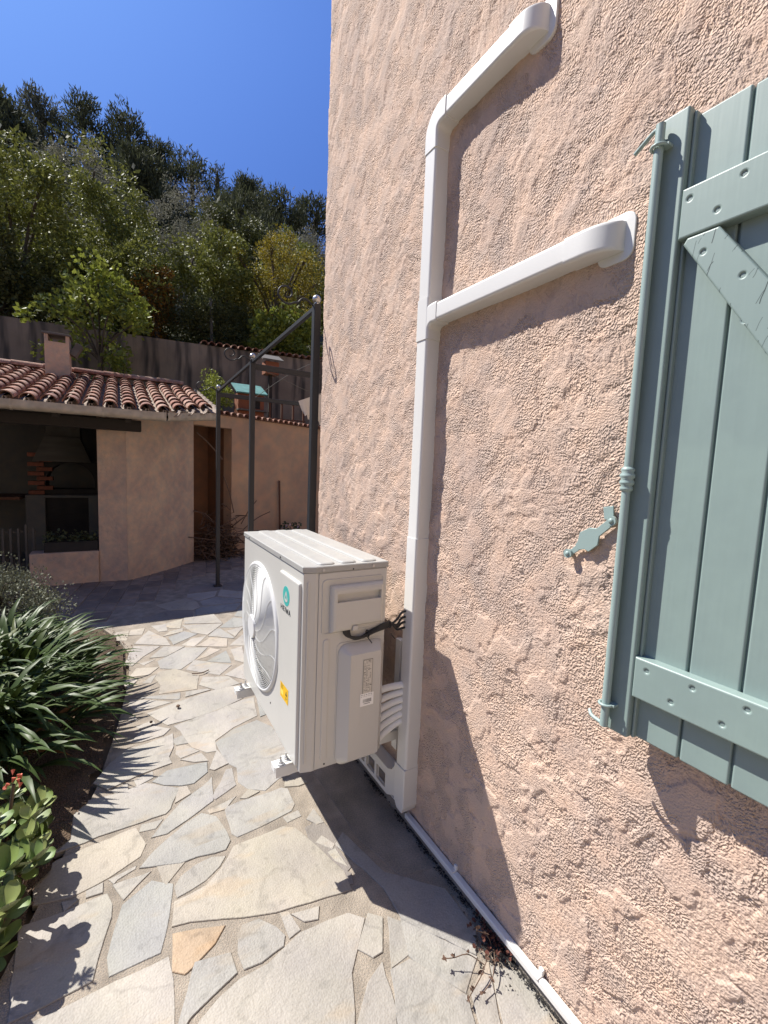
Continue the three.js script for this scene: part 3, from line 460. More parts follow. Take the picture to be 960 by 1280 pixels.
  part(u, 'guard_rim', [(() => { const g = new THREE.LatheGeometry([[R - 0.008, -0.012], [R - 0.006, 0.006], [R + 0.004, 0.012], [R + 0.014, 0.006], [R + 0.016, -0.002]].map(([a, b]) => new THREE.Vector2(a, b)), 96); g.rotateZ(Math.PI / 2); g.translate(UX0, fy, fz); return g; })()], new THREE.MeshStandardMaterial({ color: M.guard.color, roughness: 0.4, side: THREE.DoubleSide }));
  const vaneM = std(lin(0.72, 0.72, 0.70), 0.4, { side: THREE.DoubleSide });
  const wires = []; for (let i = 0; i < 27; i++) { const r = 0.064 + (R - 0.072) * i / 26, q = dome(r); const g = new THREE.LatheGeometry([[r - 0.0012, q], [r + 0.0012, q], [r + 0.0012, q + 0.006], [r - 0.0012, q + 0.006], [r - 0.0012, q]].map(([a, o]) => new THREE.Vector2(a, -o)), 80); g.rotateZ(Math.PI / 2); wires.push(g.toNonIndexed().translate(0, fy, fz)); wires.at(-1).computeVertexNormals(); }
  part(u, 'guard_rings', wires, M.guard);
  for (let k = 0; k < 14; k++) { const a0 = k / 14 * Math.PI * 2, pts = []; for (let i = 0; i <= 14; i++) { const t = i / 14, r = 0.05 + (R - 0.05) * t, a = a0 + 0.85 * Math.sin(t * 2.2) * t; pts.push([dome(r) - 0.001, fy + r * Math.sin(a), fz + r * Math.cos(a)]); } 
    const g = new THREE.BufferGeometry(), ps = [], id = []; pts.forEach(([x, y, z], i) => { ps.push(x + 0.0002, y, z, x + 0.0055, y, z); if (i) { const b = 2 * i; id.push(b - 2, b, b - 1, b, b + 1, b - 1); } }); g.setAttribute('position', new THREE.Float32BufferAttribute(ps, 3)); g.setIndex(id); g.computeVertexNormals();
    part(u, 'guard_vane', g, vaneM); }
  { const g = new THREE.CylinderGeometry(0.054, 0.058, 0.010, 40); g.rotateZ(Math.PI / 2); part(u, 'guard_hub', g.translate(UX0 - 0.037, fy, fz), M.guard); }
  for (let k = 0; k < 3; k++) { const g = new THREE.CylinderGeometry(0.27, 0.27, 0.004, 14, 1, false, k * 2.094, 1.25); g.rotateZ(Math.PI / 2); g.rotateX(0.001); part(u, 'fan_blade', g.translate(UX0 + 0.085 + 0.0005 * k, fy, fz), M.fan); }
  // lid with pressed ribs
  part(u, 'top_cover', prism([[UX0 - 0.004, UZ1 - 0.012], [UX0 + 0.042, UZ1 + 0.005], [UX1 + 0.003, UZ1 + 0.005], [UX1 + 0.003, UZ0 - 0.004], [UX0 - 0.004, UZ0 - 0.004]], capY + 0.0012, UY1 - capY - 0.0012, 0.003), M.casingTopDimmed);
  for (let k = 0; k < 3; k++) { const x0 = UX0 + 0.065 + k * 0.092; const s = rrect(x0, x0 + 0.058, -UZ1 + 0.018, -UZ0 - 0.03, 0.02); const g = new THREE.ExtrudeGeometry(s, { depth: 0.001, bevelEnabled: true, bevelThickness: 0.009, bevelSize: 0.014, bevelOffset: -0.006, bevelSegments: 3 }); g.rotateX(-Math.PI / 2); g.translate(0, UY1 - 0.002, 0); part(u, 'lid_rib', boxUV(g), M.casingTopDimmed); }
  for (const q of [[0.648, UZ1 + 0.005, 0], [0.86, UZ1 + 0.005, 0]]) { const g = new THREE.CylinderGeometry(0.0055, 0.0055, 0.003, 14); g.rotateX(Math.PI / 2); part(u, 'screw', g.translate(q[0], UY1 - 0.014, q[1] + 0.001), M.zinc); }
  for (const z of [-1.78, -2.3]) { const g = new THREE.CylinderGeometry(0.004, 0.004, 0.003, 10); g.rotateZ(Math.PI / 2); part(u, 'screw', g.translate(UX0 - 0.005, UY1 - 0.015, z), M.darkInside); }
  for (const [x, y] of [[0.772, H - 0.395], [0.672, H - 1.168]]) { const g = new THREE.CylinderGeometry(0.0035, 0.0035, 0.002, 10); g.rotateX(Math.PI / 2); part(u, 'screw', g.translate(x, y, UZ1 + 0.0042), M.darkInside); }
  { const g = new THREE.CylinderGeometry(0.004, 0.004, 0.002, 10); g.rotateZ(Math.PI / 2); part(u, 'screw', g.translate(UX0 - 0.001, H - 1.09, -1.90), M.darkInside); }
  for (const z of [-1.62, -2.29]) for (const x of [UX0, UX1]) part(u, 'foot', box(x - 0.03, x + 0.03, UY0 - 0.004, UY0 - 0.0005, z - 0.03, z + 0.03, 0.001), M.casing);
  // coil at the back
  part(u, 'coil', box(UX1 + 0.001, UX1 + 0.006, UY0 + 0.03, capY - 0.02, UZ0 + 0.05, UZ1 - 0.22, 0), M.sootShadeBlack);
}
for (const [z, label] of [[-1.615, 'white steel wall bracket arm under the near end of the air conditioner'], [-2.285, 'white steel wall bracket arm under the far end of the air conditioner']]) {
  const b = thing('wall_bracket', label, 'bracket', [WX, UY0 - 0.05, z], 'brackets carrying the air conditioner');
  const y = UY0 - 0.0045;
  part(b, 'arm', [box(0.506, WX, y - 0.004, y, z - 0.024, z + 0.024, 0.001), box(0.509, WX, y - 0.045, y - 0.0045, z + 0.0205, z + 0.024, 0.001)], M.steel);
  part(b, 'arm_tip', box(0.503, 0.5058, y - 0.022, y + 0.002, z - 0.022, z + 0.022, 0.001), M.steel);
  part(b, 'upright', box(WX - 0.03, WX - 0.004, y - 0.1, y + 0.42, z - 0.02, z + 0.02, 0.003), M.steel);
  for (const x of [0.532, 0.558]) { part(b, 'bolt', [bar([x, y - 0.02, z + (x < 0.55 ? 0.008 : -0.006)], [x, y + 0.032, z + (x < 0.55 ? 0.008 : -0.006)], 0.004)], M.zinc); const g = new THREE.CylinderGeometry(0.010, 0.010, 0.008, 6); part(b, 'nut', g.translate(x, y + 0.010, z + (x < 0.55 ? 0.008 : -0.006)), M.zinc); const w = new THREE.CylinderGeometry(0.015, 0.015, 0.003, 16); part(b, 'washer', w.translate(x, y + 0.0045, z + (x < 0.55 ? 0.008 : -0.006)), M.steel); }
}

// ---------------------------------------------------------------- white trunking
// sweep a rounded three-sided profile along a path of [z, y] on the wall: width w, standing out d
function duct(path, w, d, close = true, depthAt = () => 1) {
  const r = Math.min(0.011, d * 0.4), prof = [[-w / 2, 0]]; for (const [sx, a0] of [[-1, Math.PI], [1, Math.PI / 2]]) for (let i = 0; i <= 4; i++) { const a = a0 - i / 4 * Math.PI / 2; prof.push([sx * (w / 2 - r) + r * Math.cos(a), d - r + r * Math.sin(a)]); } prof.push([w / 2, 0]);
  const n = prof.length, pos = [], uv = [], idx = []; let s = 0;
  path.forEach(([z, y], i) => {
    const a = path[Math.max(0, i - 1)], b = path[Math.min(path.length - 1, i + 1)]; let tz = b[0] - a[0], ty = b[1] - a[1]; const l = Math.hypot(tz, ty); tz /= l; ty /= l; if (i) s += Math.hypot(z - a[0], y - a[1]);
    for (const [q, o] of prof) { pos.push(WX - o * depthAt(i / (path.length - 1)), y + q * -tz, z + q * ty); uv.push(s, q + o); }
  });
  for (let i = 0; i < path.length - 1; i++) for (let j = 0; j < n - 1; j++) { const a = i * n + j, b = a + n; idx.push(a, a + 1, b, a + 1, b + 1, b); }
  if (close) for (const [i, f] of [[0, 1], [path.length - 1, 0]]) { const c = pos.length / 3; for (let j = 0; j < n; j++) { const k = (i * n + j) * 3; pos.push(pos[k], pos[k + 1], pos[k + 2]); uv.push(0, 0); } for (let j = 1; j < n - 1; j++) f ? idx.push(c, c + j + 1, c + j) : idx.push(c, c + j, c + j + 1); }
  const g = new THREE.BufferGeometry(); g.setAttribute('position', new THREE.Float32BufferAttribute(pos, 3)); g.setAttribute('uv', new THREE.Float32BufferAttribute(uv, 2)); g.setIndex(idx);
  const t = g.toNonIndexed(); t.computeVertexNormals(); const m = mergeVertices(t, 1e-5); return creased(t);
}
function creased(g) {                                      // smooth normals below 40 degrees
  const p = g.attributes.position, map = new Map(), fn = [], nrm = new Float32Array(p.count * 3), key = (i) => `${Math.round(p.getX(i) * 2e4)},${Math.round(p.getY(i) * 2e4)},${Math.round(p.getZ(i) * 2e4)}`;
  for (let i = 0; i < p.count; i += 3) { const a = V(p.getX(i), p.getY(i), p.getZ(i)), b = V(p.getX(i + 1), p.getY(i + 1), p.getZ(i + 1)), c = V(p.getX(i + 2), p.getY(i + 2), p.getZ(i + 2)); const n = b.sub(a).cross(c.sub(a)); fn.push(n); for (let k = 0; k < 3; k++) { const q = key(i + k); (map.get(q) || map.set(q, []).get(q)).push(i / 3); } }
  const u = fn.map((n) => n.clone().normalize());
  for (let i = 0; i < p.count; i++) { const f = Math.floor(i / 3), n = V(0, 0, 0); for (const o of map.get(key(i))) if (u[o].dot(u[f]) > 0.76) n.add(fn[o]); n.normalize(); nrm.set([n.x, n.y, n.z], i * 3); }
  g.setAttribute('normal', new THREE.BufferAttribute(nrm, 3)); return g;
}
{
  const t = thing('cable_trunking', 'white plastic pipe trunking on the pink wall with two branches turning into it', 'trunking', [WX, 0, -1.495]);
  const D = 0.066, W = 0.071, vz = -1.494, up = H + 1.313, lo = H + 0.596, m = M.whitePlastic;
  const line = (a, b, n = 2) => [...Array(n)].map((_, i) => [a[0] + (b[0] - a[0]) * i / (n - 1), a[1] + (b[1] - a[1]) * i / (n - 1)]);
  const arc = (cz, cy, r, a0, a1, n = 12) => [...Array(n)].map((_, i) => { const a = a0 + (a1 - a0) * i / (n - 1); return [cz + r * Math.cos(a), cy + r * Math.sin(a)]; });
  part(t, 'lower_channel', duct(line([vz, H - 1.29], [vz, H - 0.285]), W + 0.005, D + 0.0025), m);
  part(t, 'middle_channel', duct(line([vz, H - 0.2849], [vz, H + 0.522]), W, D), m);
  part(t, 'upper_channel', duct(line([vz, H + 0.662], [vz, up - 0.108]), W, D), m);
  part(t, 'upper_elbow', duct([[vz, up - 0.112], ...arc(vz + 0.058, up - 0.058, 0.058, Math.PI, Math.PI / 2), [vz + 0.085, up]], W + 0.006, D + 0.003), m);
  part(t, 'upper_branch', duct(line([vz + 0.0852, up], [-1.102, up]), W - 0.006, D), m);
  part(t, 'tee_sleeve', duct(line([vz, H + 0.505], [vz, H + 0.662]), W + 0.006, D + 0.0032), m);
  part(t, 'tee_elbow', duct([[vz + 0.001, H + 0.506], ...arc(vz + 0.060, lo - 0.059, 0.059, Math.PI, Math.PI / 2), [vz + 0.089, lo]], W + 0.005, D + 0.002), m);
  part(t, 'lower_branch', duct(line([vz + 0.0892, lo], [-0.842, lo]), W - 0.006, D), m);
  // ends that curve into the wall, each with its flat flange
  const quarter = (p) => Math.max(0.02, Math.sqrt(Math.max(0, 1 - Math.pow(Math.max(0, (p - 0.28) / 0.72), 2.4))));
  for (const [z0, z1, y] of [[-1.104, -1.000, up], [-0.844, -0.705, lo]]) {
    part(t, 'wall_elbow', duct(line([z0, y], [z1, y], 22), W, D + 0.002, true, quarter), m);
    part(t, 'flange', onWall(rrect(z1 - 0.075, z1 + 0.022, y - 0.058, y + 0.058, 0.032), WX - 0.011, WX, 0.002, 2), m);
  }
  // foot piece with a sloping end, then the slotted tray along the wall
  part(t, 'foot_piece', onWall(poly([[vz - 0.042, H - 1.295], [vz + 0.039, H - 1.2905], [vz + 0.039, H - 1.465], [vz + 0.028, H - 1.492], [vz - 0.012, H - 1.492], [vz - 0.042, H - 1.455]]), WX - D - 0.007, WX, 0.004, 2), m);
  const tray = poly([[-1.92, H - 1.37], [-1.60, H - 1.37], [-1.565, H - 1.352], [vz - 0.038, H - 1.30], [vz - 0.038, H - 1.46], [-1.60, H - 1.497], [-1.92, H - 1.497]]);
  for (const [a, b] of [[-1.90, -1.815], [-1.80, -1.715], [-1.70, -1.615]]) tray.holes.push(new THREE.Path(rrect(a, b, H - 1.478, H - 1.405, 0.008).getPoints(4).reverse()));
  part(t, 'slotted_tray', onWall(tray, WX - D, WX - D + 0.012, 0.002), m);
  part(t, 'tray_shelf', box(WX - D + 0.0125, WX - 0.002, H - 1.376, H - 1.372, -1.92, -1.54, 0.001), m);
  part(t, 'tray_base', box(WX - D + 0.0125, WX - 0.002, H - 1.497, H - 1.492, -1.92, -1.54, 0.001), m);
}
{
  const c = thing('conduit', 'thin white square conduit running along the foot of the pink wall', 'conduit', [WX, 0.045, -0.5]);
  part(c, 'channel', box(WX - 0.030, WX - 0.006, 0.046, 0.068, -1.50, 2.5, 0.004, 2), M.whitePlastic);
  for (const z of [-1.17, -0.765, -0.35]) part(c, 'clip', [box(WX - 0.033, WX - 0.004, 0.0655, 0.072, z - 0.006, z + 0.006, 0.002), box(WX - 0.016, WX - 0.004, 0.070, 0.090, z - 0.008, z + 0.008, 0.003)], M.whitePlastic);
}
['topmost', 'second from the top', 'third from the top', 'fourth from the top', 'fifth from the top', 'lowest'].forEach((w, i) => {
  const a = H - 0.905 - i * 0.047, b = H - 0.925 - i * 0.033;
  solo('insulated_pipe', tube([[0.82, a - 0.062, -1.545], [0.90, a - 0.046, -1.54], [0.965, (a + b) / 2 - 0.022, -1.532], [1.03, b - 0.004, -1.515], [1.06, b + 0.003, -1.505]], 0.0145, 20, 10), M.pipe, `white insulated pipe between unit and trunking, ${w} of six`, 'pipe', 'insulated pipes from the unit into the trunking');
});
{
  const t = thing('power_cables', 'black cables tied together running from the unit handle cover to the trunking', 'cable', [0.85, H - 0.66, -1.48]);
  const zc = UZ1 + 0.012;
  [[0.735, -0.600], [0.742, -0.625], [0.75, -0.645], [0.758, -0.668]].forEach(([x, e], i) => {
    const d = 0.004 * i; part(t, 'cable', tube([[x, H - 0.600, zc - 0.005], [x + 0.004, H - 0.648 - d, zc + 0.006], [0.80, H - 0.668 - d * 0.6, zc + 0.012 - d], [0.87, H - 0.655 + d * 0.5, zc + 0.01 - d], [0.945, H - 0.645 + d, zc - 0.002], [0.985, H - 0.638 - 0.35 * (e === -0.6 ? -0.04 : 0.03 * i), zc - 0.006], [1.015, H + e + (i < 2 ? -0.004 : -0.006), -1.512], [1.06, H + e, -1.505]], 0.0052, 36, 7), M.cable);
  });
  for (const x of [0.838, 0.945]) { const g = new THREE.TorusGeometry(0.014, 0.0022, 6, 16); g.rotateY(Math.PI / 2); part(t, 'cable_tie', [g.translate(x, H - (x < 0.9 ? 0.660 : 0.640), zc + (x < 0.9 ? 0.006 : -0.004)), bar([x, H - 0.675, zc + 0.01], [x + 0.012, H - 0.695, zc + 0.024], 0.002)], M.cable); }
}

// ---------------------------------------------------------------- shutter
{
  const s = thing('shutter', 'sage green wooden shutter folded open against the pink wall', 'shutter', [1.02, H - 0.6, -0.33]);
  const X = 1.0, B = 1.027, top = H + 0.742, bot = H - 0.602;
  const edges = [-0.533, -0.437, -0.343, -0.249, -0.155, -0.061];
  for (let i = 0; i < 5; i++) part(s, 'board', box(B, B + 0.024, bot, top - 0.004 * (i % 2), edges[i] + (i ? 0.0022 : 0.001), edges[i + 1] - 0.0022, 0.0045, 3), M.sage);
  part(s, 'board_tongue', edges.slice(1, 5).map((z) => box(B + 0.009, B + 0.017, bot + 0.002, top - 0.006, z - 0.004, z + 0.004, 0)), M.sage);
  part(s, 'stile', box(X, B + 0.024, bot, top + 0.012, -0.594, -0.5345, 0.005, 3), M.sage);
  part(s, 'stile_bead', box(B - 0.012, B + 0.02, bot, top + 0.004, -0.5342, -0.5275, 0.004, 2), M.sage);
  const holed = (pts, nails) => { const q = poly(pts); for (const [z, y] of nails) { const h = new THREE.Path(); h.absarc(z, y, 0.0044, 0, Math.PI * 2, true); q.holes.push(h); } return onWall(q, X, B - 0.0005, 0.004, 3, 12); };
  const nail = (list, parent) => list.forEach(([z, y]) => { const g = new THREE.CylinderGeometry(0.0050, 0.0050, 0.018, 12); g.rotateZ(Math.PI / 2); g.rotateY(0.12); part(parent, 'nail', g.translate(X + 0.0118, y, z), M.sage); });
  const nl = [[-0.506, H - 0.427], [-0.414, H - 0.424], [-0.451, H - 0.472], [-0.321, H - 0.423], [-0.357, H - 0.471], [-0.228, H - 0.424], [-0.265, H - 0.471], [-0.13, H - 0.424]];
  const low = part(s, 'lower_batten', holed([[-0.5335, H - 0.498], [-0.062, H - 0.498], [-0.062, H - 0.404], [-0.5335, H - 0.404]], nl), M.sage); nail(nl, low);
  const nu = [[-0.518, H + 0.567], [-0.465, H + 0.522], [-0.426, H + 0.568], [-0.37, H + 0.522], [-0.333, H + 0.568], [-0.24, H + 0.568], [-0.275, H + 0.522]];
  const upb = part(s, 'upper_batten', holed([[-0.5335, H + 0.492], [-0.062, H + 0.492], [-0.062, H + 0.590], [-0.5335, H + 0.590]], nu), M.sage); nail(nu, upb);
  const nb = [[-0.482, H + 0.451], [-0.410, H + 0.383], [-0.398, H + 0.300], [-0.32, H + 0.20], [-0.34, H + 0.26], [-0.25, H + 0.08]];
  const worn = canvasTex(1024, 1024, (x, w, h) => { x.fillStyle = '#f4f4f4'; x.fillRect(0, 0, w, h); const r = rng(45); x.lineCap = 'round'; for (let i = 0; i < 420; i++) { let px = r() * w, py = r() * h; x.strokeStyle = `rgba(40,46,44,${0.45 + 0.5 * r()})`; x.lineWidth = 1 + 2.2 * r() * r(); x.beginPath(); x.moveTo(px, py); const n = 2 + Math.floor(r() * 3); for (let k = 0; k < n; k++) { px -= 2 + 5 * r(); py += 6 + 15 * r(); x.lineTo(px, py); } x.stroke(); } }); worn.wrapS = worn.wrapT = THREE.RepeatWrapping; worn.repeat.set(1.6, 1.6);
  const wornM = std(M.sage.color, 0.45, { map: worn, bumpMap: M.sage.bumpMap, bumpScale: 0.0003 });
  const br = part(s, 'brace', holed([[-0.522, H + 0.478], [-0.10, H - 0.165], [-0.10, H - 0.02], [-0.458, H + 0.4895], [-0.515, H + 0.4895]], nb), wornM); nail(nb, br);
  // espagnolette rod with collars, hooks and the turned grip
  const rx = 0.983, rz = -0.581;
  part(s, 'rod', [bar([rx, H - 0.59, rz], [rx, H + 0.735, rz], 0.0092, 0.0092, 14), bar([rx + 0.008, H - 0.55, rz - 0.006], [rx + 0.008, H + 0.69, rz - 0.006], 0.0062, 0.0062, 10)], M.sageMetal);
  for (const y of [H + 0.690, H - 0.535]) { const g = new THREE.TorusGeometry(0.014, 0.0035, 8, 20); g.rotateX(Math.PI / 2); part(s, 'rod_collar', [g.translate(rx, y, rz), box(rx, X + 0.003, y - 0.003, y + 0.003, rz + 0.006, rz + 0.020, 0.001)], M.sageMetal); }
  part(s, 'top_hook', tube([[rx, H + 0.728, rz], [rx + 0.004, H + 0.731, rz - 0.014], [rx + 0.012, H + 0.722, rz - 0.045], [rx + 0.016, H + 0.716, rz - 0.062]], 0.0045, 14, 8), M.sageMetal);
  part(s, 'bottom_hook', tube([[rx, H - 0.587, rz], [rx + 0.004, H - 0.588, rz - 0.014], [rx + 0.010, H - 0.586, rz - 0.040], [rx + 0.018, H - 0.580, rz - 0.050]], 0.0045, 14, 8), M.sageMetal);
  { const pr = [[0.009, -0.032], [0.013, -0.028], [0.014, -0.024], [0.011, -0.019], [0.015, -0.014], [0.0155, -0.010], [0.012, -0.004], [0.0158, 0.001], [0.0158, 0.006], [0.012, 0.011], [0.0145, 0.016], [0.0135, 0.020], [0.009, 0.024]].map(([a, b]) => new THREE.Vector2(a, b)); const g = new THREE.LatheGeometry(pr, 20); part(s, 'turned_grip', g.translate(rx, H, rz), M.sageMetal); }
  // hinge straps on the far edge
  for (const y of [H - 0.45, H + 0.54]) part(s, 'hinge', bar([1.04, y - 0.04, -0.05], [1.04, y + 0.04, -0.05], 0.008), M.sageMetal);
}
{
  const c = thing('shutter_catch', 'small grey green shutter catch plate bolted to the wall left of the shutter', 'catch', [1.08, H - 0.22, -0.72]);
  const A = [-0.787, H - 0.219], Bp = [-0.668, H - 0.112], dz = Bp[0] - A[0], dy = Bp[1] - A[1], l = Math.hypot(dz, dy), P = (t, w) => [A[0] + dz * t - dy / l * w, A[1] + dy * t + dz / l * w];
  part(c, 'plate', onWall(poly([P(0.20, -0.008), P(0.30, -0.016), P(0.34, -0.028), P(0.55, -0.028), P(0.66, -0.012), P(0.97, -0.010), P(1.0, 0.010), P(0.70, 0.009), P(0.60, 0.022), P(0.40, 0.028), P(0.27, 0.012), P(0.20, 0.008)]), 1.082, 1.087, 0.001, 1), M.sageMetal);
  part(c, 'link', onWall(poly([P(0.04, -0.007), P(0.24, -0.009), P(0.24, 0.009), P(0.04, 0.007)]), 1.0875, 1.091, 0.001, 1), M.sageMetal);
  part(c, 'tab', onWall(poly([[-0.700, H - 0.080], [-0.672, H - 0.074], [-0.668, H - 0.105], [-0.694, H - 0.112]]), 1.0875, 1.091, 0.001, 1), M.sageMetal);
  for (const [q, r] of [[A, 0.0125], [Bp, 0.0125]]) { const g = new THREE.CylinderGeometry(r, r, 0.008, 20); g.rotateZ(Math.PI / 2); const b = part(c, 'pivot', g.translate(1.080, q[1], q[0]), M.sageMetal); const h = new THREE.SphereGeometry(0.007, 14, 10); h.scale(0.7, 1, 1); part(b, 'rivet', h.translate(1.076, q[1], q[0]), M.sageMetal); part(b, 'pin', bar([1.080, q[1], q[0]], [WX + 0.01, q[1], q[0]], 0.006), M.sageMetal); }
}

// ---------------------------------------------------------------- iron pergola frame
{
  const t = thing('pergola', 'black iron pergola frame with three posts and scrolls behind the air conditioner', 'pergola', [1.05, 0, -4.3]);
  const tops = [[1.057, H + 0.864, -5.83], [1.068, H + 0.935, -4.24], [1.092, H + 1.010, -2.76]];
  for (const [x, y, z] of tops) {
    part(t, 'post', [box(x - 0.023, x + 0.023, -0.02, y, z - 0.023, z + 0.023, 0.004), box(x - 0.05, x + 0.05, 0.006, 0.014, z - 0.05, z + 0.05, 0.001)], M.iron);
    const b = new THREE.SphereGeometry(0.027, 20, 14); part(t, 'finial', [b.translate(x, y + 0.031, z), bar([x, y, z], [x, y + 0.01, z], 0.015)], M.ironBall);
    const pts = [[x - 0.02, y - 0.012, z], [x - 0.070, y + 0.016, z], [x - 0.095, y + 0.015, z], [x - 0.125, y - 0.015, z]]; const cx = x - 0.195, cy = y + 0.025;
    for (let i = 0; i <= 16; i++) { const a = -0.75 - i / 16 * 7.6, r = 0.064 - 0.046 * i / 16; pts.push([cx + r * Math.cos(a) * 1.05, cy + r * Math.sin(a), z]); }
    part(t, 'scroll', tube(pts, 0.006, 70, 6), M.iron);
  }
  part(t, 'long_beam', [beam([1.057, H + 0.845, -5.83], [1.068, H + 0.916, -4.24], 0.026, 0.026), beam([1.068, H + 0.916, -4.24], [1.092, H + 0.991, -2.76], 0.026, 0.026)], M.iron);
  for (const i of [0, 1]) { const [x, y, z] = tops[i]; part(t, 'cross_bar', beam([x, y - 0.06, z], [4.2, y - 0.06, z], 0.04, 0.05), M.iron); }
  for (const i of [0, 1]) { const [, y, z] = tops[i]; part(t, 'far_post', box(4.17, 4.23, 0, y, z - 0.03, z + 0.03, 0.003), M.iron); }
}
solo('stay_wire', tube([[1.45, H + 0.78, -5.8], [1.62, H + 0.98, -4.6], [1.75, H + 1.04, -4.24]], 0.003, 12, 5), M.hood, 'thin pale stay wire stretched between the two pergola cross bars', 'wire');
solo('sagging_wire', tube([[1.15, H + 0.87, -4.26], [1.40, H + 0.80, -4.3], [1.75, H + 0.72, -4.35], [2.4, H + 0.78, -4.4]], 0.0022, 20, 5), M.hood, 'thin sagging wire below the middle pergola cross bar', 'wire');
// torn awning cloth beside the right post
{
  const g = new THREE.PlaneGeometry(1, 1, 14, 10), p = g.attributes.position, r = rng(8);
  for (let i = 0; i < p.count; i++) { const u = p.getX(i) + 0.5, v = p.getY(i) + 0.5; const low = 0.12 + 0.30 * u + (v < 0.05 ? 0.10 * (r() - 0.3) : 0); const y = H + 0.80 + 0.18 * u, x = 1.98 + 0.42 * u + (1 - v) * 0.06 * (1 - u); p.setXYZ(i, x, y - (1 - v) * low * 1.15, -5.55 + 0.035 * Math.sin(u * 16) * (1 - v)); }
  g.computeVertexNormals(); solo('torn_awning', g, std(lin(0.62, 0.58, 0.52), 0.9, { side: THREE.DoubleSide }), 'torn pale awning cloth hanging beside the nearest pergola post', 'awning');
}

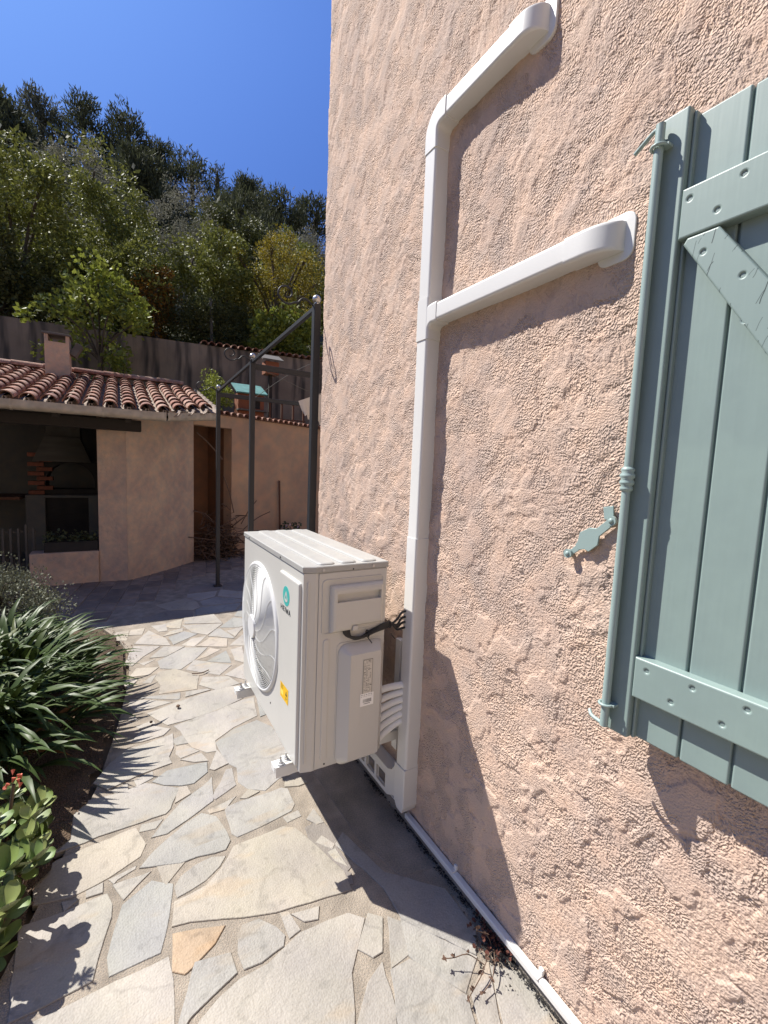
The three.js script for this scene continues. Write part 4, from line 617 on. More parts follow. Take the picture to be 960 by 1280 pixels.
// ---------------------------------------------------------------- barbecue shelter
const roofY = (z) => H + 0.60 + 0.25 * (-6.26 - z);
{
  const t = thing('barbecue_shelter', 'open garden barbecue shelter of pink plaster with a terracotta tile roof', 'shelter', [-0.8, 0, -7.7]);
  const wallTop = (pts, y0) => {                         // walls whose tops follow the roof
    const pos = [], uv = [], q = (a, b, c, d, s0, s1) => { for (const [p, s] of [[a, s0], [b, s1], [c, s1], [a, s0], [c, s1], [d, s0]]) { pos.push(...p); uv.push(s, p[1]); } };
    let s = 0; for (let i = 0; i < pts.length; i++) { const [x0, z0] = pts[i], [x1, z1] = pts[(i + 1) % pts.length], l = Math.hypot(x1 - x0, z1 - z0); q([x0, y0, z0], [x1, y0, z1], [x1, roofY(z1) - 0.085, z1], [x0, roofY(z0) - 0.085, z0], s, s + l); s += l; }
    const g = new THREE.BufferGeometry(); g.setAttribute('position', new THREE.Float32BufferAttribute(pos, 3)); g.setAttribute('uv', new THREE.Float32BufferAttribute(uv, 2)); g.computeVertexNormals(); return g;
  };
  part(t, 'pier', wallTop([[-0.236, -6.595], [0.072, -6.515], [0.072, -6.80], [-0.236, -6.80]], -0.05), M.plasterHut);
  part(t, 'side_wall', wallTop([[0.0735, -6.518], [0.30, -6.70], [0.55, -6.94], [0.985, -7.42], [0.985, -9.2], [0.80, -9.2], [0.80, -7.5], [0.0735, -6.80]], -0.05), M.plasterHut);
  part(t, 'inner_wall', wallTop([[-0.232, -6.801], [-0.05, -6.801], [-0.05, -9.0], [-0.232, -9.0]], 0), M.dimmedRender);
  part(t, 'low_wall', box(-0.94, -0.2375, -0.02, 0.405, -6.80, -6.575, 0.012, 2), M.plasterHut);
  part(t, 'back_wall', box(-4.2, 0.8, 0, H + 0.95, -9.1, -8.9, 0), M.dimmedRender);
  part(t, 'left_wall', box(-4.2, -4.0, 0, H + 0.55, -8.9, -6.6, 0), M.plasterHut);
  part(t, 'shelter_floor', box(-4.0, -0.24, 0.002, 0.012, -8.9, -6.6, 0), M.concrete);
  part(t, 'lintel', box(-4.2, 0.245, H + 0.32, H + 0.455, -6.56, -6.40, 0.01), M.darkWood);
  part(t, 'post', box(-3.9, -3.75, 0, H + 0.32, -6.56, -6.42, 0.01), M.darkWood);
  for (const x of [-3.4, -2.7, -2.0, -1.3, -0.6, 0.1]) part(t, 'rafter', beam([x, roofY(-6.15) - 0.125, -6.15], [x, roofY(-8.88) - 0.125, -8.88], 0.07, 0.09), M.darkWood);
  // roof deck: eave along x, cut slantwise at the right
  const E = [[-4.3, -6.16], [0.50, -6.16], [1.22, -6.86], [1.22, -9.05], [-4.3, -9.05]];
  const deck = prism(E, 0, 0.03), dp = deck.attributes.position; for (let i = 0; i < dp.count; i++) dp.setY(i, dp.getY(i) + roofY(dp.getZ(i)) - 0.085); deck.computeVertexNormals();
  const roof = part(t, 'roof', deck, M.darkWood);
  const r = rng(31), slope = Math.atan(0.25), variants = [];
  function tileGeo(ra, rb, len, inverted) {              // half cone shell, along +z from 0 (lower end at z = 0) to -len
    const n = 9, th = 0.013, pos = [], idx = []; for (const [rr, z] of [[ra, 0], [ra - th, 0], [rb, -len], [rb - th, -len]]) for (let i = 0; i < n; i++) { const a = Math.PI * i / (n - 1); pos.push(rr * Math.cos(a), (inverted ? -1 : 1) * rr * Math.sin(a) * 0.86, z); }
    const strip = (a, b) => { for (let i = 0; i < n - 1; i++) idx.push(a * n + i, b * n + i, a * n + i + 1, a * n + i + 1, b * n + i, b * n + i + 1); };
    strip(0, 2); strip(1, 3); strip(0, 1);
    let g = new THREE.BufferGeometry(); g.setAttribute('position', new THREE.Float32BufferAttribute(pos, 3)); g.setIndex(idx); g = g.toNonIndexed(); g.computeVertexNormals(); creased(g); return boxUV(g);
  }
  const cover = tileGeo(0.080, 0.064, 0.40), pan = tileGeo(0.092, 0.078, 0.40, true), pans = [], o = off.get(t);
  for (let c = 0; c < 26; c++) {
    const x = -4.1 + c * 0.1895 + 0.43 - 0.012; const z0 = x > 0.5 ? -6.16 - (x - 0.5) * 0.97 : -6.13; if (x > 1.12) break;
    for (let k = 0; k < 10; k++) {
      const z = z0 - k * 0.292; if (z < -8.88) break;
      if (x > -1.9) { const m = new THREE.Mesh(cover, M.tiles[Math.floor(r() * 5)]); m.name = numbered('roof_tile'); m.position.set(x - o[0] + 0.008 * (r() - 0.5), roofY(z) + 0.006 + 0.006 * r() - o[1], z - o[2] + 0.012 * (r() - 0.5)); m.rotation.set(slope - 0.045, 0.05 * (r() - 0.5), 0.06 * (r() - 0.5)); roof.add(shade(m)); }
      else { const g = cover.clone(); g.rotateX(slope - 0.045); pans.push(g.translate(x, roofY(z) + 0.008, z)); }
      const g = pan.clone(); g.rotateX(slope - 0.045); pans.push(g.translate(x + 0.095, roofY(z) + 0.018, z + 0.01));
    }
  }
  part(roof, 'pan_tiles', pans, std(lin(0.40, 0.31, 0.25), 0.95, { map: scaled(T.tile, 2), side: THREE.DoubleSide }), null, 'stuff');
  const rid = tileGeo(0.095, 0.085, 0.42);
  for (let k = 0; k < 13; k++) { const x = -4.2 + k * 0.40; if (x > 0.9) break; const m = new THREE.Mesh(rid, M.tiles[(k * 2) % 5]); m.name = numbered('ridge_tile'); m.rotation.set(0.02 * (r() - 0.5), -Math.PI / 2, 0.03 * (r() - 0.5)); m.position.set(x - o[0], roofY(-8.98) + 0.055 - o[1], -8.98 - o[2]); roof.add(shade(m)); }
  // chimney
  const ch = part(roof, 'chimney', [prism([[-0.93, -8.45], [-0.625, -8.45], [-0.625, -8.75], [-0.93, -8.75]], H + 0.95, 0.72), prism([[-0.93, -8.45], [-0.885, -8.45], [-0.885, -8.75], [-0.93, -8.75]], H + 1.67, 0.10), prism([[-0.67, -8.45], [-0.625, -8.45], [-0.625, -8.75], [-0.67, -8.75]], H + 1.67, 0.10)], M.plasterHut);
  part(roof, 'chimney_cap', box(-0.955, -0.60, H + 1.771, H + 1.80, -8.77, -8.43, 0.004), M.slate);
  { const g = new RoundedBoxGeometry(0.09, 0.20, 0.20, 1, 0.005); g.rotateZ(-0.5); part(roof, 'slanted_plate', boxUV(g).translate(-0.545, H + 1.60, -8.58), M.hood); }
  // gutter and its brackets
  const gp = [[-4.4, H + 0.50, -6.11], [-1, H + 0.498, -6.105], [0.485, H + 0.496, -6.10]], ge = [1.20, H + 0.625, -6.86];
  const trough = (a, b) => { const A = V(...a), B = V(...b), l = A.distanceTo(B), s = new THREE.Shape(); s.moveTo(-0.05, 0.055); s.lineTo(-0.05, 0.0); s.absarc(0, 0, 0.05, Math.PI, Math.PI * 2); s.lineTo(0.05, 0.055); s.lineTo(0.045, 0.055); s.lineTo(0.045, 0); s.absarc(0, 0, 0.045, Math.PI * 2, Math.PI, true); s.lineTo(-0.045, 0.055); const g = new THREE.ExtrudeGeometry(s, { depth: l, bevelEnabled: false, curveSegments: 8 }); boxUV(g); g.applyMatrix4(new THREE.Matrix4().lookAt(B, A, V(0, 1, 0))); return g.translate(...a); };
  const gut = part(t, 'gutter', [trough(gp[0], gp[2]), trough([0.488, H + 0.497, -6.102], ge)], M.gutter);
  for (const x of [-1.65, -0.98, -0.16, 0.478]) part(gut, 'gutter_joint', (() => { const s = new THREE.Shape(); s.absarc(0, 0, 0.056, Math.PI, Math.PI * 2); s.lineTo(0.056, 0.058); s.lineTo(0.051, 0.058); s.lineTo(0.051, 0); s.absarc(0, 0, 0.0505, Math.PI * 2, Math.PI, true); s.lineTo(-0.051, 0.058); s.lineTo(-0.056, 0.058); const g = new THREE.ExtrudeGeometry(s, { depth: 0.022, bevelEnabled: false, curveSegments: 8 }); boxUV(g); g.rotateY(Math.PI / 2); return g.translate(x, H + 0.497, -6.104); })(), M.gutter);
  part(t, 'fascia', beam([0.54, H + 0.54, -6.30], [1.14, H + 0.63, -6.90], 0.02, 0.12), M.gutter);
}
{
  const t = thing('barbecue', 'masonry barbecue with grey hood, red brick oven and pale base inside the shelter', 'barbecue', [-0.75, 0, -8.3]);
  const z1 = -8.0, p = (x, y) => [x, y];
  { const g = new THREE.CylinderGeometry(0.30, 0.50, 0.36, 4, 1); g.rotateY(Math.PI / 4); g.scale(0.98, 1, 0.7); part(t, 'hood', [g.translate(-0.71, H + 0.07, z1 - 0.18), box(-0.92, -0.50, H + 0.25, H + 0.85, -8.5, -8.15, 0.01)], M.hood); }
  const base = poly([[-1.16, 0.012], [-0.93, 0.012], [-0.93, H - 0.64], [-0.41, H - 0.64], [-0.41, 0.012], [-0.245, 0.012], [-0.245, H - 0.60], [-1.16, H - 0.60]]);
  part(t, 'base', facing(base, z1 - 0.62, z1, 0.008, 1), M.dimmedRender);
  part(t, 'fire_box', box(-0.93, -0.41, 0.02, H - 0.64, z1 - 0.60, z1 - 0.05, 0), M.sootShadeBlack);
  for (let k = 0; k < 6; k++) part(t, 'slat', box(-0.92, -0.42, 0.35 + k * 0.09, 0.365 + k * 0.09, z1 - 0.049, z1 - 0.04, 0.001), M.sootShadeBlack);
  const oven = poly([[-1.0, H - 0.598], [-0.245, H - 0.598], [-0.245, H - 0.11], [-1.0, H - 0.11]]), arch = new THREE.Path(); arch.moveTo(-0.93, H - 0.52); arch.lineTo(-0.93, H - 0.42); arch.absarc(-0.63, H - 0.42, 0.30, Math.PI, 0, true); arch.lineTo(-0.33, H - 0.52); arch.lineTo(-0.93, H - 0.52); oven.holes.push(arch);
  part(t, 'oven_front', facing(oven, z1 - 0.5, z1 - 0.10, 0), M.sootShadeBlack);
  const r = rng(3);
  for (let j = 0; j < 9; j++) for (let i = 0; i < 4; i++) { const x = -1.13 + (i - (j & 1) * 0.5) * 0.20, y = H - 0.594 + j * 0.068; if (x < -1.14 || x > -0.55 || (x > -0.95 && Math.hypot(x + 0.10 + 0.63, (y - H + 0.39)) < 0.37) || (x > -0.8 && y > H - 0.14)) continue; part(t, 'brick', box(x, x + 0.188, y, y + 0.056, z1 - 0.2, z1 - 0.075 + 0.01 * r(), 0.004), M.brick[Math.floor(r() * 3)]); }
  part(t, 'side_shelf', [box(-2.6, -1.2, H - 0.66, H - 0.62, -8.6, -7.9, 0.004), box(-2.6, -2.5, 0.012, H - 0.66, -8.6, -7.95, 0.004)], M.rust);
}
{
  const t = thing('planter', 'long dark planter box with small plants standing on the low shelter wall', 'planter', [-0.55, 0.405, -6.68]);
  part(t, 'trough', box(-0.80, -0.25, 0.406, 0.53, -6.77, -6.60, 0.008), M.sootShadeBlack);
  const r = rng(61), L = []; for (let i = 0; i < 260; i++) { const g = new THREE.CircleGeometry(0.012 + 0.012 * r(), 5); g.rotateX(r() * 3); g.rotateY(r() * 6); L.push(g.translate(-0.80 + 0.55 * r(), 0.53 + 0.10 * r() * (0.5 + r()), -6.78 + 0.19 * r())); }
  const g = join(L); const c = new Float32Array(g.attributes.position.count * 3).fill(1); g.setAttribute('color', new THREE.BufferAttribute(c, 3));
  const pl = setData(part(t, 'foliage', g, leafMat([0.09, 0.11, 0.06])), null, null, null, 'stuff');
}
{
  const t = thing('iron_rack', 'dark upright iron rack of bars standing left of the barbecue', 'rack', [-1.2, 0.012, -7.0]);
  for (let k = 0; k < 6; k++) { const x = -1.32 + k * 0.075; part(t, 'upright', box(x - 0.012, x + 0.012, 0.012, 0.66 + 0.05 * (k === 4), -7.02, -6.99, 0.003), M.hood); }
  part(t, 'rail', [box(-1.36, -0.92, 0.60, 0.625, -7.035, -7.021, 0.002), box(-1.36, -0.92, 0.12, 0.145, -7.035, -7.021, 0.002)], M.hood);
}
// garden wall with its recessed doorway, tile coping
{
  const t = thing('garden_wall', 'ochre plaster garden wall with tiled coping behind the pergola', 'wall', [2.5, 0, -8.2]);
  const A = [0.99, -7.44], B = [4.6, -9.35], L = Math.hypot(B[0] - A[0], B[1] - A[1]), ux = (B[0] - A[0]) / L, uz = (B[1] - A[1]) / L, nx = uz, nz = -ux; // n points away from the camera
  const P = (s, d) => [A[0] + ux * s + nx * d, A[1] + uz * s + nz * d], top = H + 0.74, b = 0.72;
  const quad = (s0, s1, d0, d1, y0, y1) => prism([P(s0, d0), P(s1, d0), P(s1, d1), P(s0, d1)], y0, y1 - y0);
  part(t, 'panel', [quad(b, L + 3, 0, 0.2, -0.05, top)], M.plasterOchre);
  part(t, 'door_head', quad(0, b - 0.001, 0, 0.2, H + 0.54, top), M.plasterOchre);
  part(t, 'niche_back', quad(-0.1, b + 0.3, 0.62, 0.7, -0.05, top), M.doorWood);
  part(t, 'niche_side', quad(b + 0.002, b + 0.2, 0.201, 0.62, -0.05, top), M.doorWood);
  part(t, 'niche_roof', quad(-0.1, b + 0.2, 0.201, 0.7, top - 0.05, top - 0.002), M.plasterOchre);
  const rr = rng(12);
  const half = (() => { const s = new THREE.Shape(); s.absarc(0, 0, 0.06, 0, Math.PI); s.lineTo(-0.048, 0); s.absarc(0, 0, 0.048, Math.PI, 0, true); return s; })();
  for (let k = 0; k < 30; k++) { const s = 0.05 + k * 0.135; if (s > L + 0.2) break; const g = new THREE.ExtrudeGeometry(half, { depth: 0.34, bevelEnabled: false, curveSegments: 7 }); boxUV(g); g.rotateX(0.12); g.rotateY(Math.atan2(nx, nz)); const q = P(s, -0.06); part(t, 'coping_tile', g.translate(q[0], top + 0.012 + 0.006 * rr(), q[1]), M.tiles[Math.floor(rr() * 5)]); }
  part(t, 'coping_bed', quad(-0.02, L + 3, -0.03, 0.25, top + 0.001, top + 0.014), M.rust);
}
// heap of dry branches in front of the doorway
{
  const t = thing('branch_heap', 'dark heap of dry pruned branches piled before the recessed doorway', 'branches', [1.45, 0, -7.55]);
  const r = rng(15);
  for (let k = 0; k < 120; k++) { const a = r() * 6.28, x = 1.42 + 0.62 * (r() - 0.5), z = -7.52 - 0.4 * (x - 1.1) + 0.35 * (r() - 0.5), y = 0.03 + 0.85 * r() * r(), l = 0.25 + 0.45 * r(), e = (r() - 0.25) * 1.0; const dx = Math.cos(a) * l / 2, dz = Math.sin(a) * l / 2, dy = Math.sin(e) * l / 2; part(t, 'branch', tube([[x - dx, Math.max(0.015, y - dy), z - dz], [x + 0.05 * (r() - 0.5), y + 0.06 * (r() - 0.2), z], [x + dx, Math.max(0.015, y + dy), z + dz]], 0.005 + 0.010 * r() * r(), 7, 5), M.twig); }
  for (const [x, y, z, b, c] of [[1.75, 0.55, -7.6, 2.0, 0.95], [1.80, 0.45, -7.65, 2.25, 0.75], [1.7, 0.35, -7.6, 2.2, 0.42], [1.62, 0.75, -7.55, 1.45, 1.35]]) part(t, 'branch', tube([[x, y, z], [(x + b) / 2, (y + c) / 2 + 0.05, z + 0.05], [b, c, z + 0.02]], 0.009, 8, 5), M.twig);
  const L = []; for (let i = 0; i < 700; i++) { const g = new THREE.CircleGeometry(0.012 + 0.018 * r(), 4); g.rotateX(r() * 6); g.rotateY(r() * 6); const x = 1.4 + 0.6 * (r() - 0.5); L.push(g.translate(x, 0.02 + 0.75 * r() * r(), -7.5 - 0.4 * (x - 1.1) + 0.36 * (r() - 0.5))); }
  part(t, 'dead_leaves', L, std(lin(0.10, 0.055, 0.03), 1, { side: THREE.DoubleSide }), null, 'stuff');
}
solo('leaning_cane', tube([[1.03, H + 0.42, -7.42], [1.2, H + 0.26, -7.40], [1.40, H + 0.02, -7.36]], 0.012, 10, 6), M.twig, 'thin dark cane slanting across the top of the recessed doorway', 'cane');
solo('iron_rod', bar([2.62, 0.25, -8.22], [2.60, H - 0.33, -8.24], 0.018), M.rust, 'short rusty iron rod standing against the ochre garden wall', 'rod');
{
  const t = thing('potted_flower', 'small flower pot with pale blooms at the foot of the garden wall', 'flower pot', [2.78, 0, -8.05]);
  part(t, 'pot', (() => { const g = new THREE.CylinderGeometry(0.13, 0.10, 0.22, 16); return g.translate(2.78, 0.115, -8.05); })(), M.tiles[1]);
  const r = rng(6), L = [], F = []; for (let i = 0; i < 120; i++) { const g = new THREE.CircleGeometry(0.025, 5); g.rotateX(r() * 6); g.rotateY(r() * 6); (r() < 0.15 ? F : L).push(g.translate(2.78 + 0.32 * (r() - 0.5), 0.24 + 0.25 * r(), -8.05 + 0.3 * (r() - 0.5))); }
  part(t, 'leaves', L, std(lin(0.05, 0.07, 0.03), 0.8, { side: THREE.DoubleSide }), null, 'stuff'); part(t, 'blooms', F, std(lin(0.6, 0.42, 0.45), 0.8, { side: THREE.DoubleSide }), null, 'stuff');
}
// terrace behind, retaining wall and the things on the terrace
solo('terrace', [box(-6, 9, -0.02, H + 0.60, -11.2, -9.95, 0), prism([[1.3, -9.2], [4.9, -10.2], [9, -10.2], [9, -9.951], [-6, -9.951], [-6, -9.2]], -0.02, H + 0.61)], M.earth, null, null, null, 'structure');
{
  const t = thing('retaining_wall', 'tall stained grey pink retaining wall below the wooded slope', 'wall', [1, 0, -11.2]);
  const A = [-7, -11.95], B = [8, -10.45];
  part(t, 'panel', prism([A, B, [B[0], B[1] - 0.3], [A[0], A[1] - 0.3]], 0, H + 2.60), M.retaining);
  const rr = rng(17), half = (() => { const s = new THREE.Shape(); s.absarc(0, 0, 0.075, 0, Math.PI); s.lineTo(-0.06, 0); s.absarc(0, 0, 0.06, Math.PI, 0, true); return s; })(), base = new THREE.ExtrudeGeometry(half, { depth: 0.42, bevelEnabled: false, curveSegments: 6 }); boxUV(base);
  for (let k = 0; k < 42; k++) { const x = 1.7 + k * 0.16, z = -11.95 + (x + 7) * 0.1; if (x > 6.5) break; const g = base.clone(); g.rotateX(-0.1); g.rotateY(Math.PI); part(t, 'coping_tile', g.translate(x, H + 2.612 + 0.008 * rr(), z + 0.06), M.tiles[(k * 3) % 5]); }
}
{
  const t = thing('rabbit_hutch', 'brown wooden hutch with a faded teal roof on the terrace', 'hutch', [2.5, H + 0.6, -9.75]);
  const f = 9.75 / 9, X = (x) => x * f, Y = (y) => H + (y) * f, z = -9.75;
  part(t, 'body', box(X(2.0), X(2.5), H + 0.60, Y(1.33), z - 0.4, z, 0.005), M.redWood);
  part(t, 'doorway', box(X(2.3), X(2.42), Y(1.05), Y(1.22), z + 0.001, z + 0.006, 0), M.sootShadeBlack);  // flat black plate painted as the shade of an opening
  part(t, 'ledge', box(X(1.98), X(2.56), Y(0.99), Y(1.02), z - 0.1, z + 0.10, 0.004), M.hood);
  { const g = new RoundedBoxGeometry(X(2.53) - X(1.94), 0.03, 0.62, 1, 0.004); boxUV(g); g.rotateX(0.42); part(t, 'roof', g.translate((X(1.94) + X(2.53)) / 2, Y(1.43), z - 0.12), M.teal); }
}
{
  const t = thing('bird_house', 'small wooden bird house on a post by the retaining wall', 'bird house', [2.9, H + 0.6, -9.95]);
  const z = -9.95, f = 9.95 / 9, x = 2.62 * f, Y = (y) => H + y * f;
  part(t, 'post', box(x - 0.035, x + 0.035, H + 0.58, Y(1.74), z - 0.035, z + 0.035, 0.003), M.darkWood);
  part(t, 'box', box(x - 0.15, x + 0.15, Y(1.74), Y(1.98), z - 0.14, z + 0.14, 0.005), M.redWood);
  part(t, 'entry', box(x - 0.03, x + 0.06, Y(1.80), Y(1.88), z + 0.141, z + 0.146, 0), M.sootShadeBlack);  // black plate on the front, stands in for a shaded hole
  { const g = new RoundedBoxGeometry(0.46, 0.03, 0.42, 1, 0.004); boxUV(g); g.rotateX(0.4); part(t, 'roof', g.translate(x, Y(2.07), z + 0.03), M.slate); }
}
{
  const t = thing('terrace_railing', 'low rust brown metal railing on the terrace right of the hutch', 'railing', [3.2, H + 0.6, -9.8]);
  for (const x of [2.85, 3.12, 3.38, 3.62]) part(t, 'post', box(x - 0.02, x + 0.02, H + 0.58, H + 1.33, -9.82, -9.78, 0.002), M.rust);
  part(t, 'rail', [box(2.80, 3.66, H + 1.331, H + 1.37, -9.825, -9.775, 0.003), box(2.80, 3.66, H + 0.95, H + 0.98, -9.777, -9.76, 0.003)], M.rust);
}
solo('fence_pole', bar([2.02, H + 2.55, -12.0], [1.99, H + 3.95, -12.0], 0.035), M.hood, 'thin grey metal pole standing in the hedge above the retaining wall', 'pole');

// ---------------------------------------------------------------- hillside and its trees
const hillY = (x, z) => H + 2.45 + Math.max(0, -z - 12) * 0.445 + 0.5 * n2(x * 0.12, z * 0.12) * Math.min(1, Math.max(0, -z - 12) / 4) - 0.0016 * Math.max(0, -z - 40) ** 2;
{
  const g = new THREE.PlaneGeometry(220, 110, 110, 80); g.rotateX(-Math.PI / 2); g.translate(10, 0, -66.5); const p = g.attributes.position;
  for (let i = 0; i < p.count; i++) p.setY(i, hillY(p.getX(i), p.getZ(i))); g.computeVertexNormals(); boxUV(g);
  solo('hillside', g, M.hill, null, null, null, 'structure');
}
function leaves(n, place, L, W, seed, opt = {}) {           // n leaf faces; place(r) gives { c, out }
  const r = rng(seed), pos = new Float32Array(n * 12), col = new Float32Array(n * 12), idx = new Uint32Array(n * 6), a = V(0, 0, 0), d = V(0, 0, 0), s = V(0, 0, 0), up = V(0, 1, 0);
  for (let i = 0; i < n; i++) {
    const { c, out } = place(r); const l = L * (0.65 + 0.7 * r()), w = W * (0.65 + 0.7 * r());
    d.set(r() - 0.5, r() - 0.5 + (opt.lift || 0), r() - 0.5).normalize().addScaledVector(out, opt.out ?? 0.6).normalize();
    a.set(r() - 0.5, (r() - 0.5) + (opt.flat || 0), r() - 0.5).normalize(); s.crossVectors(d, a).normalize(); a.crossVectors(s, d);
    const v = [[0, 0, 0], [0.5, 0.5, 0.06], [1, 0, 0], [0.5, -0.5, 0.06]]; const b = (opt.b0 ?? 0.7) + (opt.b1 ?? 0.6) * r(), y = opt.yellow ? opt.yellow * r() : 0;
    for (let k = 0; k < 4; k++) { const q = i * 12 + k * 3; for (let m = 0; m < 3; m++) { const e = m === 0 ? 'x' : m === 1 ? 'y' : 'z'; pos[q + m] = c[e] + d[e] * l * v[k][0] + s[e] * w * v[k][1] + a[e] * w * v[k][2]; } col[q] = b * (1 + y); col[q + 1] = b * (1 + 0.4 * y); col[q + 2] = b; }
    const o = i * 4; idx.set([o, o + 1, o + 2, o, o + 2, o + 3], i * 6);
  }
  const g = new THREE.BufferGeometry(); g.setAttribute('position', new THREE.BufferAttribute(pos, 3)); g.setAttribute('color', new THREE.BufferAttribute(col, 3)); g.setIndex(new THREE.BufferAttribute(idx, 1)); g.computeVertexNormals(); return g;
}
// a broad-leaved crown: clumps through an uneven volume
function crownOf(cx, cy, cz, rx, ry, rz, nc, per, cr, L, W, seed, opt = {}) {
  const r = rng(seed), cl = [];
  while (cl.length < nc) { const v = V(r() * 2 - 1, r() * 2 - 1, r() * 2 - 1), l = v.length(); if (l > 1 || l < 0.25) continue; const k = 1 + 0.45 * n2(v.x * 1.7 + seed, v.y * 1.7 + v.z * 1.3); v.multiplyScalar(k * (opt.shape ? opt.shape(v.y) : 1)); cl.push({ c: V(cx + v.x * rx, cy + v.y * ry, cz + v.z * rz), o: v.clone().normalize(), s: 0.6 + 0.8 * r() }); }
  const g = leaves(nc * per, (q) => { const k = cl[Math.floor(q() * nc)], v = V(q() - 0.5, q() - 0.5, q() - 0.5).multiplyScalar(2); while (v.length() > 1) v.set(q() - 0.5, q() - 0.5, q() - 0.5).multiplyScalar(2); return { c: v.clone().multiplyScalar(cr * k.s).add(k.c), out: v.normalize().add(k.o).normalize() }; }, L, W, seed + 1, opt);
  return { g, cl };
}
function treeAt(name, label, category, x, z, w, top, bot, mat, o = {}) {
  const gy = o.gy ?? hillY(x, z) - 0.15, cy = (top + bot) / 2, t = thing(name, label, category, [x, gy, z], o.group);
  const { g, cl } = crownOf(x, cy, z, w / 2 * 1.02, (top - bot) / 2 * 1.02, w / 2 * (o.deep || 0.9), o.nc || 90, Math.round((o.per || 90) * 1.7), o.cr || w * 0.13, (o.L || 0.12) * 0.64, (o.W || 0.06) * 0.64, o.seed || 1, o);
  const r = rng((o.seed || 1) + 7), trunk = [], th = o.trunk || 0.1, fork = V(x + 0.1 * (r() - 0.5), bot + (top - bot) * 0.2, z);
  if (fork.y < gy + 0.5) fork.y = gy + 0.5;
  trunk.push(tube([[x, gy - 0.1, z], [x + 0.05, (gy + fork.y) / 2, z], [fork.x, fork.y, fork.z]], th, 10, 7));
  const limbs = []; for (let i = 0; i < (o.limbs || 14); i++) { const c = cl[Math.floor(r() * cl.length)].c; limbs.push(tube([[fork.x, fork.y - 0.1, fork.z], [(fork.x * 0.6 + c.x * 0.4), (fork.y * 0.45 + c.y * 0.55), (fork.z * 0.6 + c.z * 0.4)], [c.x, c.y, c.z]], th * 0.32, 8, 5)); }
  part(t, 'trunk', trunk, M.bark); part(t, 'limbs', limbs, M.bark); part(t, 'crown', g, mat, null, 'stuff'); return t;
}
const LEAF = { bright: leafMat([0.30, 0.34, 0.065], 0.6, 0.6), mid: leafMat([0.21, 0.225, 0.055], 0.6, 0.5), dark: leafMat([0.11, 0.12, 0.04], 0.6, 0.45), olive: leafMat([0.24, 0.235, 0.18], 0.75, 0.3), yellow: leafMat([0.36, 0.29, 0.035], 0.7, 0.5), orange: leafMat([0.36, 0.18, 0.025], 0.7, 0.5), pine: leafMat([0.085, 0.095, 0.05], 0.8, 0.3), pineGrey: leafMat([0.125, 0.13, 0.09], 0.8, 0.3) };
treeAt('broadleaf_tree', 'tall dark green tree at the left edge above the retaining wall', 'tree', -1.85, -13.0, 2.9, 8.05, 4.2, LEAF.mid, { nc: 110, per: 110, cr: 0.33, L: 0.15, W: 0.075, seed: 101, gy: hillY(-1.85, -13) - 0.2 });
treeAt('broadleaf_tree', 'tall mid green tree with open crown, second from the left', 'tree', 0.05, -14.5, 2.3, 9.25, 4.9, LEAF.mid, { nc: 100, per: 100, cr: 0.30, L: 0.15, W: 0.07, seed: 113 });
treeAt('broadleaf_tree', 'small tree with bright yellow green leaves behind the shelter chimney', 'tree', -0.30, -10.4, 2.0, 5.35, 3.05, LEAF.bright, { nc: 44, per: 36, cr: 0.20, L: 0.15, W: 0.10, seed: 127, gy: H + 0.55, trunk: 0.05, lift: 0.1, deep: 0.6 });
treeAt('olive_tree', 'silver grey olive tree in the middle of the slope', 'olive tree', 1.96, -17.0, 2.1, 10.7, 5.9, LEAF.olive, { nc: 110, per: 100, cr: 0.27, L: 0.11, W: 0.035, seed: 131 });
treeAt('broadleaf_tree', 'round green tree behind the fence pole and hedge', 'tree', 2.38, -13.2, 1.95, 7.75, 4.7, LEAF.mid, { nc: 90, per: 90, cr: 0.25, L: 0.14, W: 0.085, seed: 149 });
treeAt('yellow_bush', 'large bush with yellow and green leaves right of the fence pole', 'bush', 3.95, -12.9, 2.6, 7.75, 4.6, LEAF.yellow, { nc: 100, per: 100, cr: 0.27, L: 0.10, W: 0.05, seed: 151, b0: 0.35, b1: 0.8 });
treeAt('hedge', 'dense green hedge along the top of the retaining wall', 'hedge', 2.1, -12.3, 2.2, 5.65, 4.25, LEAF.dark, { nc: 80, per: 110, cr: 0.27, L: 0.08, W: 0.05, seed: 163, deep: 0.35, trunk: 0.04 });
treeAt('orange_bush', 'bush with orange tinted leaves behind the bright small tree', 'bush', 0.80, -12.5, 1.0, 6.2, 4.5, LEAF.orange, { nc: 40, per: 70, cr: 0.2, L: 0.10, W: 0.06, seed: 167, b0: 0.25, b1: 0.9, trunk: 0.05 });
treeAt('large_leaf_shrub', 'shrub with large pale green leaves hanging over the wall coping on the right', 'shrub', 3.75, -11.75, 2.1, 5.5, 4.15, LEAF.bright, { nc: 50, per: 55, cr: 0.22, L: 0.19, W: 0.12, seed: 173, deep: 0.35, trunk: 0.04 });
treeAt('broadleaf_tree', 'dense dark green tree between the orange bush and the left trees', 'tree', 0.3, -13.2, 2.5, 6.7, 4.3, LEAF.mid, { nc: 90, per: 90, cr: 0.28, L: 0.13, W: 0.075, seed: 179 });
treeAt('dark_bush', 'dark bush low at the left edge above the wall', 'bush', -2.0, -12.3, 1.9, 6.0, 4.0, LEAF.dark, { nc: 70, per: 90, cr: 0.28, L: 0.13, W: 0.08, seed: 181 });
treeAt('olive_tree', 'silver grey olive tree far right on the slope beside the house corner', 'olive tree', 7.2, -20.0, 2.9, 11.9, 9.0, LEAF.olive, { nc: 80, per: 90, cr: 0.35, L: 0.16, W: 0.05, seed: 191 });
